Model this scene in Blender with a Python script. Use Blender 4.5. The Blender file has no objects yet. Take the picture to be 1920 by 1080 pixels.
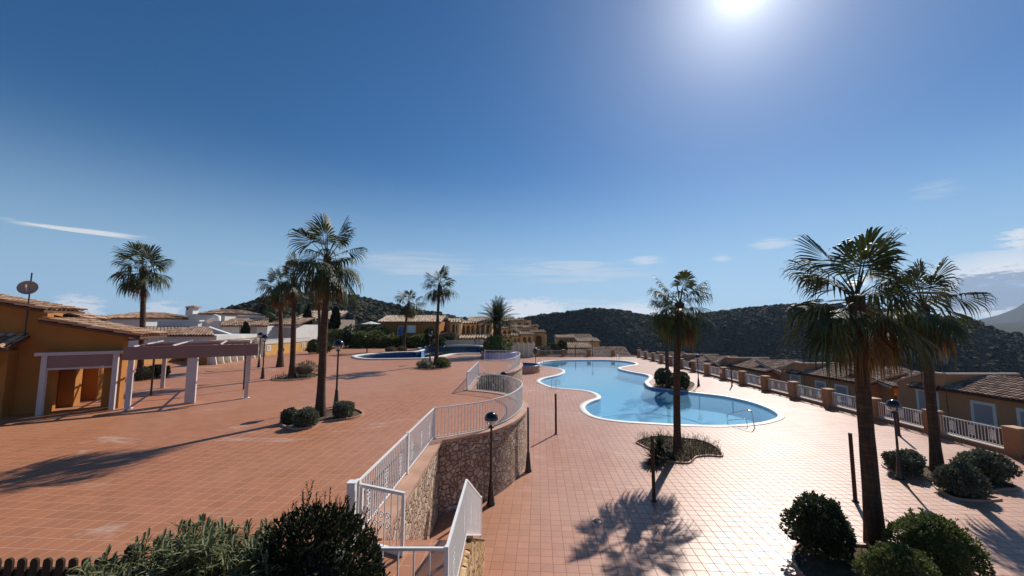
import bpy, math, random
import numpy as np
from mathutils import Vector, Matrix
from mathutils.geometry import tessellate_polygon
random.seed(7)
SC = bpy.context.scene
COL = SC.collection
PI = math.pi
# ---------------------------------------------------------------- camera model
F = 720.0                       # focal length in pixels of the 1920 px wide photograph
PITCH = math.atan(67 / F)       # horizon lies 67 px under the centre
CZ = 5.4                        # eye height over the pool deck
TZ = 2.03                       # upper terrace over the pool deck
CP, SP = math.cos(PITCH), math.sin(PITCH)
def ray(px, py):
    a, b = (px - 960) / F, (540 - py) / F
    return Vector((a, CP - b * SP, SP + b * CP))
def G(px, py, z=0.0):           # point of the level z seen at a pixel
    d = ray(px, py); t = (z - CZ) / d.z
    return Vector((d.x * t, d.y * t, z))
def D(px, py, y):               # point at distance y seen at a pixel
    d = ray(px, py); t = y / d.y
    return Vector((d.x * t, y, CZ + d.z * t))
def GT(px, py): return G(px, py, TZ)
def V(*a): return Vector(a)
# ---------------------------------------------------------------- mesh builder
class MB:
    def __init__(s): s.v, s.f, s.s = [], [], []
    def add(s, vs, fs, smooth=False):
        n = len(s.v)
        s.v.extend([tuple(p) for p in vs])
        s.f.extend([tuple(i + n for i in f) for f in fs])
        s.s.extend([smooth] * len(fs))
        return s
    def box(s, c, size, rot=0.0, taper=1.0):
        hx, hy, hz = size[0] / 2, size[1] / 2, size[2] / 2
        cr, sr = math.cos(rot), math.sin(rot)
        vs = []
        for k, (x, y, z) in enumerate([(-1,-1,-1),(1,-1,-1),(1,1,-1),(-1,1,-1),(-1,-1,1),(1,-1,1),(1,1,1),(-1,1,1)]):
            t = taper if z > 0 else 1
            X, Y = x * hx * t, y * hy * t
            vs.append((c[0] + X * cr - Y * sr, c[1] + X * sr + Y * cr, c[2] + z * hz))
        return s.add(vs, [(3,2,1,0),(4,5,6,7),(0,1,5,4),(1,2,6,5),(2,3,7,6),(3,0,4,7)])
    def bbox(s, a, b):          # from corner to corner
        return s.box([(a[i] + b[i]) / 2 for i in range(3)], [abs(b[i] - a[i]) for i in range(3)])
    def beam(s, p, q, w, h, up=(0,0,1)):
        p, q = Vector(p), Vector(q); d = (q - p).normalized(); u = Vector(up)
        if abs(d.dot(u)) > .98: u = Vector((0, 1, 0))
        r = d.cross(u).normalized(); u = r.cross(d)
        vs = []
        for e in (p, q):
            for a, b in ((-1,-1),(1,-1),(1,1),(-1,1)): vs.append(e + r * (a * w / 2) + u * (b * h / 2))
        return s.add(vs, [(3,2,1,0),(4,5,6,7),(0,1,5,4),(1,2,6,5),(2,3,7,6),(3,0,4,7)])
    def tube(s, pts, r, n=8, cap=True, smooth=True):
        pts = [Vector(p) for p in pts]; m = len(pts)
        rs = r if isinstance(r, (list, tuple)) else [r] * m
        vs, fs = [], []; prev = None
        for i, p in enumerate(pts):
            d = (pts[min(i + 1, m - 1)] - pts[max(i - 1, 0)]).normalized()
            if prev is None:
                u = Vector((0, 0, 1)) if abs(d.z) < .9 else Vector((1, 0, 0))
                a = d.cross(u).normalized()
            else:
                a = (prev - d * prev.dot(d)).normalized()
            prev = a; b = d.cross(a)
            for k in range(n):
                t = 2 * PI * (k + .5) / n
                vs.append(p + a * (rs[i] * math.cos(t)) + b * (rs[i] * math.sin(t)))
        for i in range(m - 1):
            for k in range(n):
                k2 = (k + 1) % n
                fs.append((i*n + k, i*n + k2, (i+1)*n + k2, (i+1)*n + k))
        s.add(vs, fs, smooth)
        if cap: s.add(vs[:n], [tuple(range(n))[::-1]]); s.add(vs[-n:], [tuple(range(n))])
        return s
    def lathe(s, prof, c=(0,0,0), n=16, smooth=True, ang=2*PI, sx=1, sy=1):
        vs, fs = [], []; full = abs(ang - 2*PI) < 1e-6; m = n if full else n + 1
        for r, z in prof:
            for k in range(m):
                t = ang * k / n
                vs.append((c[0] + r * sx * math.cos(t), c[1] + r * sy * math.sin(t), c[2] + z))
        for i in range(len(prof) - 1):
            for k in range(n):
                k2 = (k + 1) % m
                fs.append((i*m + k, i*m + k2, (i+1)*m + k2, (i+1)*m + k))
        return s.add(vs, fs, smooth)
    def sheet(s, outer, holes=(), z=0.0):
        loops = [[Vector((p[0], p[1], 0)) for p in L] for L in [outer] + list(holes)]
        flat = [p for L in loops for p in L]
        tri = tessellate_polygon(loops)
        vs = [(p.x, p.y, z) for p in flat]; fs = []
        for a, b, c in tri:
            n = (flat[b] - flat[a]).cross(flat[c] - flat[a]).z
            fs.append((a, b, c) if n > 0 else (a, c, b))
        return s.add(vs, fs)
    def prism(s, outer, z0, z1, holes=()):
        s.sheet(outer, holes, z1)
        for L in [outer] + list(holes):
            n = len(L)
            vs = [(p[0], p[1], z0) for p in L] + [(p[0], p[1], z1) for p in L]
            s.add(vs, [(i, (i+1) % n, n + (i+1) % n, n + i) for i in range(n)])
        return s
    def ribbon(s, path, z0, z1, closed=False, smooth=False):  # vertical band along a plan path
        n = len(path); z0s = z0 if isinstance(z0, list) else [z0] * n; z1s = z1 if isinstance(z1, list) else [z1] * n
        vs = [(p[0], p[1], z0s[i]) for i, p in enumerate(path)] + [(p[0], p[1], z1s[i]) for i, p in enumerate(path)]
        m = n if closed else n - 1
        return s.add(vs, [(i, (i+1) % n, n + (i+1) % n, n + i) for i in range(m)], smooth)
    def wall(s, p0, p1, outline, holes=(), th=.2):
        # vertical slab from p0 towards p1: outline in (u along, z up), thickness to the left of the direction
        p0, p1 = Vector((p0[0], p0[1], 0)), Vector((p1[0], p1[1], 0))
        d = (p1 - p0).normalized(); nrm = Vector((-d.y, d.x, 0))
        loops = [[Vector((a, b, 0)) for a, b in L] for L in [outline] + list(holes)]
        flat = [p for L in loops for p in L]
        tri = tessellate_polygon(loops); n = len(flat)
        P = lambda q, o: p0 + d * q.x + nrm * o + Vector((0, 0, q.y))
        vs = [P(q, 0) for q in flat] + [P(q, th) for q in flat]
        fs = []
        for a, b, c in tri:
            cr = (flat[b] - flat[a]).cross(flat[c] - flat[a]).z
            if cr < 0: b, c = c, b
            fs += [(a, b, c), (n + c, n + b, n + a)]
        k = 0
        for L in loops:
            m = len(L)
            for i in range(m):
                a, b = k + i, k + (i + 1) % m
                fs.append((a, n + a, n + b, b))
            k += m
        return s.add(vs, fs)
    def arrays(s, v, f, smooth=False):      # numpy vertices and equal-length faces
        n = len(s.v); s.v.extend(map(tuple, v.tolist())); s.f.extend(map(tuple, (f + n).tolist())); s.s.extend([smooth] * len(f))
        return s
    def build(s, name, mat, parent=None, org=None):
        o0 = Vector(org) if org is not None else Vector((0, 0, 0))
        me = bpy.data.meshes.new(name)
        vs = s.v if o0.length == 0 else [(a - o0.x, b - o0.y, c - o0.z) for a, b, c in s.v]
        me.from_pydata(vs, [], s.f)
        me.polygons.foreach_set('use_smooth', s.s)
        me.materials.append(mat); me.update()
        return inst(me, name, o0 if parent is None else None, parent)
def inst(me, name, loc=None, parent=None, rot=None):
    o = bpy.data.objects.new(name, me); COL.objects.link(o)
    if parent is not None: o.parent = parent
    if loc is not None: o.location = loc
    if rot is not None: o.rotation_euler = rot
    return o
def tag(o, label=None, cat=None, group=None, kind=None):
    if label: o['label'] = label
    if cat: o['category'] = cat
    if group: o['group'] = group
    if kind: o['kind'] = kind
    return o
def thing(name, loc, label, cat, group=None, rz=0.0):
    o = bpy.data.objects.new(name, None); COL.objects.link(o)
    o.location = loc; o.rotation_euler = (0, 0, rz); o.empty_display_size = .2
    return tag(o, label, cat, group)
def part(mb, name, mat, root, world=True, label=None):    # world=True: vertices are in world space, root is unrotated
    o = mb.build(name, mat, root, root.location if world else None)
    if label: o['label'] = label
    return o
def copy_tree(o, parent=None):
    kids = list(o.children)
    c = o.copy(); COL.objects.link(c)
    if parent is not None: c.parent = parent
    for k in kids: copy_tree(k, c)
    return c
def catmull(P, n=6, closed=False):
    P = [Vector(p) for p in P]; m = len(P); out = []
    for i in range(m if closed else m - 1):
        g = lambda k: P[k % m] if closed else P[max(0, min(m - 1, k))]
        a, b, c, d = g(i - 1), g(i), g(i + 1), g(i + 2)
        for j in range(n):
            t = j / n
            out.append(.5 * ((2*b) + (c - a) * t + (2*a - 5*b + 4*c - d) * t*t + (3*b - a - 3*c + d) * t**3))
    if not closed: out.append(P[-1])
    return out
def offset(path, d, closed=False):      # shift a plan path to its left
    n = len(path); out = []
    for i in range(n):
        a = path[(i - 1) % n] if closed or i > 0 else path[i]
        b = path[(i + 1) % n] if closed or i < n - 1 else path[i]
        t = Vector((b[0] - a[0], b[1] - a[1], 0)).normalized()
        out.append(Vector((path[i][0] - t.y * d, path[i][1] + t.x * d, path[i][2] if len(path[i]) > 2 else 0)))
    return out
def area(L): return .5 * sum(L[i][0] * L[(i+1) % len(L)][1] - L[(i+1) % len(L)][0] * L[i][1] for i in range(len(L)))
def ellipse(c, rx, ry, n=32, rot=0): 
    return [Vector((c[0] + rx*math.cos(t)*math.cos(rot) - ry*math.sin(t)*math.sin(rot), c[1] + rx*math.cos(t)*math.sin(rot) + ry*math.sin(t)*math.cos(rot), 0)) for t in [2*PI*k/n for k in range(n)]]
# ---------------------------------------------------------------- materials
class NT:
    def __init__(s, name):
        s.m = bpy.data.materials.new(name); s.m.use_nodes = True
        s.t = s.m.node_tree; s.n = s.t.nodes; s.n.clear()
        s.out = s.new('ShaderNodeOutputMaterial')
    def new(s, typ, **k):
        x = s.n.new(typ)
        for a, b in k.items(): setattr(x, a, b)
        return x
    def link(s, a, b): s.t.links.new(a, b)
    def set(s, node, **k):
        for a, b in k.items():
            i = node.inputs[a.replace('_', ' ')]
            if hasattr(b, 'is_output') or isinstance(b, bpy.types.NodeSocket): s.link(b, i)
            else: i.default_value = b
        return node
    def coord(s, kind='Object', scale=None, rot=None):
        c = s.new('ShaderNodeTexCoord').outputs[kind]
        if scale is None and rot is None: return c
        mp = s.new('ShaderNodeMapping'); s.link(c, mp.inputs[0])
        if rot: mp.inputs['Rotation'].default_value = rot
        if scale: mp.inputs['Scale'].default_value = scale
        return mp.outputs[0]
    def noise(s, vec, scale=5, detail=4, rough=.55, dist=0):
        x = s.new('ShaderNodeTexNoise'); s.link(vec, x.inputs['Vector'])
        x.inputs['Scale'].default_value = scale; x.inputs['Detail'].default_value = detail
        x.inputs['Roughness'].default_value = rough; x.inputs['Distortion'].default_value = dist
        return x.outputs['Fac']
    def ramp(s, fac, stops):
        r = s.new('ShaderNodeValToRGB'); s.link(fac, r.inputs[0]); e = r.color_ramp.elements
        while len(e) < len(stops): e.new(.5)
        for el, (p, c) in zip(e, stops):
            el.position = p; el.color = (*c, 1) if len(c) == 3 else c
        return r.outputs[0]
    def mix(s, fac, a, b, mode='MIX'):
        x = s.new('ShaderNodeMix', data_type='RGBA', blend_type=mode)
        for sock, val in ((x.inputs[0], fac), (x.inputs[6], a), (x.inputs[7], b)):
            if isinstance(val, bpy.types.NodeSocket): s.link(val, sock)
            elif isinstance(val, (int, float)): sock.default_value = val
            else: sock.default_value = (*val, 1) if len(val) == 3 else val
        return x.outputs[2]
    def math(s, op, a, b=None, clamp=False):
        x = s.new('ShaderNodeMath', operation=op, use_clamp=clamp)
        for sock, val in zip(x.inputs, (a, b)):
            if val is None: continue
            if isinstance(val, bpy.types.NodeSocket): s.link(val, sock)
            else: sock.default_value = val
        return x.outputs[0]
    def bump(s, h, strength=.3, dist=.02):
        b = s.new('ShaderNodeBump'); s.link(h, b.inputs['Height'])
        b.inputs['Strength'].default_value = strength; b.inputs['Distance'].default_value = dist
        return b.outputs[0]
    def bsdf(s, color, rough=.7, spec=.5, normal=None, metal=0, **k):
        b = s.new('ShaderNodeBsdfPrincipled')
        if isinstance(color, bpy.types.NodeSocket): s.link(color, b.inputs['Base Color'])
        else: b.inputs['Base Color'].default_value = (*color, 1)
        for nm, val in (('Roughness', rough), ('Specular IOR Level', spec), ('Metallic', metal)):
            if isinstance(val, bpy.types.NodeSocket): s.link(val, b.inputs[nm])
            else: b.inputs[nm].default_value = val
        if normal is not None: s.link(normal, b.inputs['Normal'])
        for a, c in k.items(): b.inputs[a.replace('_', ' ')].default_value = c
        return b
    def done(s, shader):
        s.link(shader.outputs[0] if hasattr(shader, 'outputs') else shader, s.out.inputs['Surface']); return s.m
def vary(c, k): return tuple(min(1, x * k) for x in c)
def paint(name, col, rough=.6, spec=.4, amt=.18, scale=3.0, bump=.0, metal=0, fine=60):
    t = NT(name); c = t.coord('Object')
    n1 = t.noise(c, scale, 6, .6); n2 = t.noise(c, fine, 3, .6)
    f = t.math('ADD', t.math('MULTIPLY', n1, .7), t.math('MULTIPLY', n2, .3))
    colr = t.ramp(f, [(.3, vary(col, 1 - amt)), (.7, vary(col, 1 + amt))])
    nr = t.bump(f, bump, .01) if bump else None
    rr = t.math('ADD', t.math('MULTIPLY', n1, .2), rough - .1)
    return t.done(t.bsdf(colr, rr, spec, nr, metal))
def leafmat(name, a, b, rough=.45, trans=.25, spec=.5, tcol=None):
    t = NT(name); g = t.new('ShaderNodeNewGeometry')
    n = t.noise(t.coord('Object'), 1.7, 2)
    f = t.math('ADD', t.math('MULTIPLY', g.outputs['Random Per Island'], .65), t.math('MULTIPLY', n, .35))
    col = t.ramp(f, [(.15, a), (.8, b)])
    p = t.bsdf(col, rough, spec)
    tr = t.new('ShaderNodeBsdfTranslucent')
    if tcol: tr.inputs[0].default_value = (*tcol, 1)
    else: t.link(col, tr.inputs[0])
    m = t.new('ShaderNodeMixShader'); m.inputs[0].default_value = trans
    t.link(p.outputs[0], m.inputs[1]); t.link(tr.outputs[0], m.inputs[2])
    return t.done(m)
M = {}
# ================================================================= materials of the setting
def tile_mat(name, base, pale, rough, joint, size=.28):
    t = NT(name); co = t.coord('Object'); cr = t.coord('Object', rot=(0, 0, math.radians(4)))
    def bricks(c1, c2, mortar, ms):
        b = t.new('ShaderNodeTexBrick', offset=0.0, squash=1.0); t.link(cr, b.inputs['Vector'])
        b.inputs['Scale'].default_value = 1.0; b.inputs['Brick Width'].default_value = size; b.inputs['Row Height'].default_value = size
        b.inputs['Mortar Size'].default_value = ms; b.inputs['Mortar Smooth'].default_value = .3; b.inputs['Bias'].default_value = 0
        for k, c in (('Color1', c1), ('Color2', c2), ('Mortar', mortar)): b.inputs[k].default_value = (*c, 1)
        return b
    b = bricks(vary(base, .87), vary(base, 1.07), joint, .009)
    big = t.noise(co, .12, 5, .6); mid = t.noise(co, .9, 5, .65); fin = t.noise(co, 14, 4, .6)
    col = t.mix(t.math('MULTIPLY', t.ramp(big, [(.4, (0,)*3), (.68, (1,)*3)]), .32), b.outputs['Color'], pale)
    col = t.mix(t.math('MULTIPLY', t.ramp(mid, [(.5, (0,)*3), (.75, (1,)*3)]), .25), col, vary(base, .72))
    # lime bloom: pale streaky patches left by dried water
    bl = t.noise(t.coord('Object', scale=(.35, .9, 1)), .55, 7, .72, 1.2)
    col = t.mix(t.math('MULTIPLY', t.ramp(bl, [(.58, (0,)*3), (.70, (1,)*3)]), .5), col, (.66, .54, .47))
    col = t.mix(t.math('MULTIPLY', t.ramp(fin, [(.35, (1,)*3), (.6, (0,)*3)]), .16), col, vary(base, .55))
    st = t.noise(co, .35, 6, .7, .8)
    col = t.mix(t.math('MULTIPLY', t.ramp(st, [(.25, (1,)*3), (.36, (0,)*3)]), .25), col, vary(base, .5))
    h = t.math('SUBTRACT', t.math('MULTIPLY', fin, .12), t.math('MULTIPLY', b.outputs['Fac'], 1.0))
    tilt = t.new('ShaderNodeTexWhiteNoise', noise_dimensions='2D')
    rr = t.math('ADD', t.math('MULTIPLY', mid, .22), rough - .1)
    rr = t.math('ADD', rr, t.math('MULTIPLY', b.outputs['Fac'], .3), True)
    sp = t.math('MULTIPLY', t.math('SUBTRACT', 1.0, b.outputs['Fac'], True), .55)
    return t.done(t.bsdf(col, rr, sp, t.bump(h, .7, .008)))
M['deck'] = tile_mat('deck_tiles', (.43, .18, .10), (.58, .40, .30), .40, (.30, .15, .095))
M['terrace'] = tile_mat('terrace_tiles', (.40, .146, .060), (.5, .27, .17), .5, (.54, .30, .20))
def stone_mat(name, stones, mortar, scale=6.4, bump=1.0):
    t = NT(name); co = t.coord('Object')
    wob = t.new('ShaderNodeTexNoise'); t.link(co, wob.inputs['Vector']); wob.inputs['Scale'].default_value = 3.0
    vec = t.new('ShaderNodeVectorMath', operation='MULTIPLY_ADD'); t.link(wob.outputs['Color'], vec.inputs[0])
    vec.inputs[1].default_value = (.26,)*3; t.link(co, vec.inputs[2])
    v1 = t.new('ShaderNodeTexVoronoi', feature='DISTANCE_TO_EDGE'); t.link(vec.outputs[0], v1.inputs['Vector']); v1.inputs['Scale'].default_value = scale
    v2 = t.new('ShaderNodeTexVoronoi', feature='F1'); t.link(vec.outputs[0], v2.inputs['Vector']); v2.inputs['Scale'].default_value = scale
    fin = t.noise(co, 22, 6, .7); mid = t.noise(co, 5, 4, .6)
    sep = t.new('ShaderNodeSeparateColor'); t.link(v2.outputs['Color'], sep.inputs[0])
    col = t.ramp(t.math('ADD', t.math('MULTIPLY', sep.outputs[0], .6), t.math('MULTIPLY', fin, .4)), stones)
    edge = t.ramp(v1.outputs['Distance'], [(.01, (1,)*3), (.042, (0,)*3)])
    col = t.mix(edge, col, mortar)
    h = t.math('ADD', t.math('MULTIPLY', t.ramp(v1.outputs['Distance'], [(.0, (0,)*3), (.12, (1,)*3)]), 1), t.math('MULTIPLY', fin, .5))
    h = t.math('ADD', h, t.math('MULTIPLY', sep.outputs[1], .5))
    return t.done(t.bsdf(col, .85, .3, t.bump(h, bump, .05)))
M['stone'] = stone_mat('retaining_stone', [(.15, (.34, .22, .15)), (.5, (.52, .38, .28)), (.85, (.66, .53, .41))], (.17, .105, .075))
M['coping'] = paint('coping_tile', (.44, .25, .17), .6, .4, .25, 2, .1)
M['pool_rim'] = paint('pool_rim_stone', (.72, .68, .62), .55, .5, .1, 2, .05)
def mosaic(name, a, b, size=.05, rough=.3):
    t = NT(name); co = t.coord('Object')
    br = t.new('ShaderNodeTexBrick', offset=0.0); t.link(co, br.inputs['Vector']); br.inputs['Scale'].default_value = 1
    br.inputs['Brick Width'].default_value = size; br.inputs['Row Height'].default_value = size; br.inputs['Mortar Size'].default_value = .004
    br.inputs['Color1'].default_value = (*a, 1); br.inputs['Color2'].default_value = (*b, 1); br.inputs['Mortar'].default_value = (*vary(b, 1.25), 1)
    n = t.noise(co, .5, 4, .6)
    return t.done(t.bsdf(t.mix(t.math('MULTIPLY', n, .4), br.outputs['Color'], vary(a, .8)), rough, .5))
M['pool_tile'] = mosaic('pale_blue_mosaic', (.34, .66, .84), (.42, .74, .9))
M['pool_band'] = mosaic('waterline_mosaic', (.2, .45, .68), (.3, .55, .78))
M['navy_tile'] = mosaic('navy_mosaic', (.018, .05, .16), (.03, .08, .22))
M['violet_tile'] = mosaic('violet_mosaic', (.2, .2, .42), (.3, .3, .55))
M['navy_deep'] = mosaic('green_blue_mosaic', (.05, .11, .15), (.07, .15, .18))
def water_mat(name, tint, bump=.06, scale=2.2, body=(.26, .56, .74), murk=.34):
    t = NT(name); co = t.coord('Object')
    n = t.math('ADD', t.noise(co, scale, 3, .5), t.math('MULTIPLY', t.noise(co, scale * 5, 2, .5), .15))
    nr = t.bump(n, bump, .05)
    tr = t.new('ShaderNodeBsdfTransparent'); tr.inputs[0].default_value = (*tint, 1)
    gl = t.new('ShaderNodeBsdfGlossy'); gl.inputs['Roughness'].default_value = .03; t.link(nr, gl.inputs['Normal'])
    df = t.new('ShaderNodeBsdfDiffuse'); df.inputs[0].default_value = (*body, 1); m0 = t.new('ShaderNodeMixShader'); m0.inputs[0].default_value = murk; t.link(tr.outputs[0], m0.inputs[1]); t.link(df.outputs[0], m0.inputs[2]); tr = m0
    lw = t.new('ShaderNodeLayerWeight'); lw.inputs[0].default_value = .5; t.link(nr, lw.inputs['Normal'])
    fr = t.math('ADD', t.math('MULTIPLY', t.math('POWER', lw.outputs['Facing'], 5.0), .97), .02, True)
    m = t.new('ShaderNodeMixShader'); t.link(fr, m.inputs[0]); t.link(tr.outputs[0], m.inputs[1]); t.link(gl.outputs[0], m.inputs[2])
    return t.done(m)
M['water'] = water_mat('pool_water', (.72, .9, .97))
M['water_dark'] = water_mat('still_pool_water', (.6, .78, .82), .05, 3, (.05, .12, .14), .3)
def soil():
    t = NT('dry_soil'); co = t.coord('Object')
    n = t.noise(co, 2.5, 8, .7); f = t.noise(co, 40, 4, .7)
    col = t.ramp(t.math('ADD', t.math('MULTIPLY', n, .5), t.math('MULTIPLY', f, .5)), [(.3, (.05, .032, .02)), (.55, (.14, .095, .058)), (.75, (.26, .19, .12))])
    return t.done(t.bsdf(col, .95, .2, t.bump(f, 1, .04)))
M['soil'] = soil()
def hill_mat(name, stops, sc):
    t = NT(name); co = t.coord('Object')
    n = t.noise(co, sc, 8, .72); f = t.noise(co, sc * 9, 5, .7); v = t.noise(co, sc * .25, 4, .6)
    col = t.ramp(t.math('ADD', t.math('ADD', t.math('MULTIPLY', n, .4), t.math('MULTIPLY', f, .35)), t.math('MULTIPLY', v, .25)), stops)
    return t.done(t.bsdf(col, .95, .1, t.bump(f, .8, 2.0)))
M['hill'] = hill_mat('scrub_hillside', [(.36, (.012, .014, .008)), (.5, (.035, .033, .02)), (.66, (.10, .08, .052))], .03)
M['plain'] = hill_mat('distant_fields', [(.35, (.022, .028, .024)), (.55, (.045, .05, .04)), (.7, (.11, .105, .09))], .006)
M['mountain'] = hill_mat('far_mountain', [(.35, (.012, .016, .018)), (.55, (.026, .03, .03)), (.7, (.06, .06, .056))], .006)
M['rock'] = hill_mat('bare_rock', [(.3, (.10, .095, .09)), (.5, (.24, .225, .21)), (.7, (.4, .37, .34))], .06)
# ================================================================= camera
cam_d = bpy.data.cameras.new('camera'); cam = bpy.data.objects.new('camera', cam_d); COL.objects.link(cam)
cam.location = (0, 0, CZ); cam.rotation_euler = (PI / 2 + PITCH, 0, 0)
cam_d.sensor_width = 36; cam_d.lens = 36 * F / 1920; cam_d.clip_start = .05; cam_d.clip_end = 60000
SC.camera = cam
# ================================================================= sun, sky and clouds
SUN_AZ, SUN_EL = math.radians(33.2), math.radians(38.7)
SUN_DIR = Vector((math.sin(SUN_AZ) * math.cos(SUN_EL), math.cos(SUN_AZ) * math.cos(SUN_EL), math.sin(SUN_EL)))
sl = bpy.data.lights.new('sun', 'SUN'); sl.energy = 4.4; sl.angle = math.radians(.55); sl.color = (1, .94, .85)
so = bpy.data.objects.new('sun', sl); COL.objects.link(so); so.rotation_euler = SUN_DIR.to_track_quat('Z', 'Y').to_euler()
W = bpy.data.worlds.new('World'); SC.world = W; W.use_nodes = True
class WT(NT):
    def __init__(s): s.t = W.node_tree; s.n = s.t.nodes; s.n.clear(); s.out = s.new('ShaderNodeOutputWorld')
w = WT()
sky = w.new('ShaderNodeTexSky', sky_type='NISHITA'); sky.sun_disc = False
sky.sun_elevation = SUN_EL; sky.sun_rotation = SUN_AZ
sky.altitude = 1200; sky.air_density = 1.0; sky.dust_density = .4; sky.ozone_density = 3.0
dirn = w.coord('Generated')
xyz = w.new('ShaderNodeSeparateXYZ'); w.link(dirn, xyz.inputs[0])
az = w.math('MULTIPLY', w.math('ARCTAN2', xyz.outputs[0], xyz.outputs[1]), 180 / PI)
el = w.math('MULTIPLY', w.math('ARCSINE', xyz.outputs[2]), 180 / PI)
def sky_angle(px, py):
    d = ray(px, py).normalized(); return math.degrees(math.atan2(d.x, d.y)), math.degrees(math.asin(d.z))
cl_co = w.new('ShaderNodeCombineXYZ'); w.link(w.math('MULTIPLY', az, .12), cl_co.inputs[0]); w.link(w.math('MULTIPLY', el, .42), cl_co.inputs[1])
wisp_co = w.new('ShaderNodeCombineXYZ'); w.link(w.math('MULTIPLY', az, .035), wisp_co.inputs[0]); w.link(w.math('MULTIPLY', el, .5), wisp_co.inputs[1])
puff = w.noise(cl_co.outputs[0], 6.5, 8, .6, .3); puff2 = w.noise(cl_co.outputs[0], 1.1, 5, .55, .2); wisp = w.noise(wisp_co.outputs[0], 2.6, 8, .65, .8)
def patch(px0, py0, px1, py1, soft=1.0, tilt=0.0):
    # soft ellipse in the sky spanning two corners of a box (given as directions)
    a0, e0 = sky_angle(px0, py0); a1, e1 = sky_angle(px1, py1)
    ca, ce, ra, re = (a0 + a1) / 2, (e0 + e1) / 2, abs(a1 - a0) / 2, max(.2, abs(e1 - e0) / 2)
    u = w.math('DIVIDE', w.math('SUBTRACT', az, ca), ra)
    v = w.math('DIVIDE', w.math('SUBTRACT', w.math('SUBTRACT', el, ce), w.math('MULTIPLY', u, tilt * re)), re)
    r = w.math('SQRT', w.math('ADD', w.math('POWER', w.math('ABSOLUTE', u), 2), w.math('POWER', w.math('ABSOLUTE', v), 2)))
    return w.math('SUBTRACT', 1, r)
def cover(p, n, lo, hi, gain):
    f = w.math('ADD', w.math('MULTIPLY', p, .5), w.math('MULTIPLY', w.math('SUBTRACT', n, .5), 1.7))
    m = w.new('ShaderNodeMapRange', interpolation_type='SMOOTHSTEP'); w.link(f, m.inputs[0])
    m.inputs[1].default_value = lo; m.inputs[2].default_value = hi; m.inputs[3].default_value = 0; m.inputs[4].default_value = gain
    inside = w.new('ShaderNodeMapRange'); w.link(p, inside.inputs[0]); inside.inputs[1].default_value = 0; inside.inputs[2].default_value = .55
    return w.math('MULTIPLY', m.outputs[0], inside.outputs[0])
hs = w.new('ShaderNodeHueSaturation'); w.link(sky.outputs[0], hs.inputs['Color']); hs.inputs['Saturation'].default_value = 1.32; hs.inputs['Hue'].default_value = .5
skyc = hs.outputs[0]
hz = w.new('ShaderNodeMapRange', interpolation_type='SMOOTHERSTEP'); w.link(el, hz.inputs[0])
for k, val in zip((1, 2, 3, 4), (-3.0, 26.0, .92, 0.0)): hz.inputs[k].default_value = val
skyc = w.mix(hz.outputs[0], skyc, (4.5, 7.1, 9.5))
# glow of the air close round the sun
dot = w.new('ShaderNodeVectorMath', operation='DOT_PRODUCT'); w.link(dirn, dot.inputs[0]); dot.inputs[1].default_value = SUN_DIR
cosa = w.math('MAXIMUM', dot.outputs['Value'], 0.0)
def lobe(k, g): return w.math('MULTIPLY', w.math('POWER', cosa, k), g)
glow = w.math('ADD', w.math('ADD', lobe(900, 8.5), lobe(150, 6.0)), lobe(24, 1.35))
gcol = w.new('ShaderNodeMix', data_type='RGBA', blend_type='ADD'); gcol.inputs[0].default_value = 1
gm = w.new('ShaderNodeVectorMath', operation='SCALE'); gm.inputs[0].default_value = (.97, .99, 1.0); w.link(glow, gm.inputs['Scale'])
w.link(skyc, gcol.inputs[6]); w.link(gm.outputs[0], gcol.inputs[7]); skyc = gcol.outputs[2]
CLOUD_W = (9.8, 10.1, 10.4); CLOUD_S = (7.6, 8.4, 9.2)
for p, n, lo, hi, g, c in (
    (patch(-190, 376, 350, 462, tilt=-.28), wisp, .1, .45, .9, CLOUD_W),
    (patch(540, 445, 1000, 535, tilt=-.2), wisp, .05, .6, .6, CLOUD_S),
    (patch(880, 474, 1310, 540, tilt=-.3), wisp, .05, .6, .7, CLOUD_S),
    (patch(120, 450, 700, 520), wisp, .1, .8, .3, CLOUD_S),
    (patch(820, 545, 1360, 600), wisp, .05, .7, .45, CLOUD_W),
    (patch(895, 552, 1095, 612), puff, .04, .2, .95, CLOUD_W),
    (patch(70, 540, 212, 610), puff, .08, .24, .85, CLOUD_W),
    (patch(245, 552, 360, 614), puff, .12, .3, .7, CLOUD_W),
    (patch(1100, 560, 1290, 626), puff, .03, .2, .9, CLOUD_W),
    (patch(1160, 476, 1260, 502), wisp, .05, .5, .5, CLOUD_W),
    (patch(1320, 474, 1390, 496), wisp, .05, .5, .5, CLOUD_W),
    (patch(1390, 442, 1510, 468), wisp, .05, .5, .45, CLOUD_W),
    (patch(1670, 335, 1840, 377), wisp, .1, .6, .3, CLOUD_S),
    (patch(1850, 425, 2010, 470), puff, .05, .3, .85, CLOUD_W)):
    skyc = w.mix(cover(p, n, lo, hi, g), skyc, c)
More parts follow.
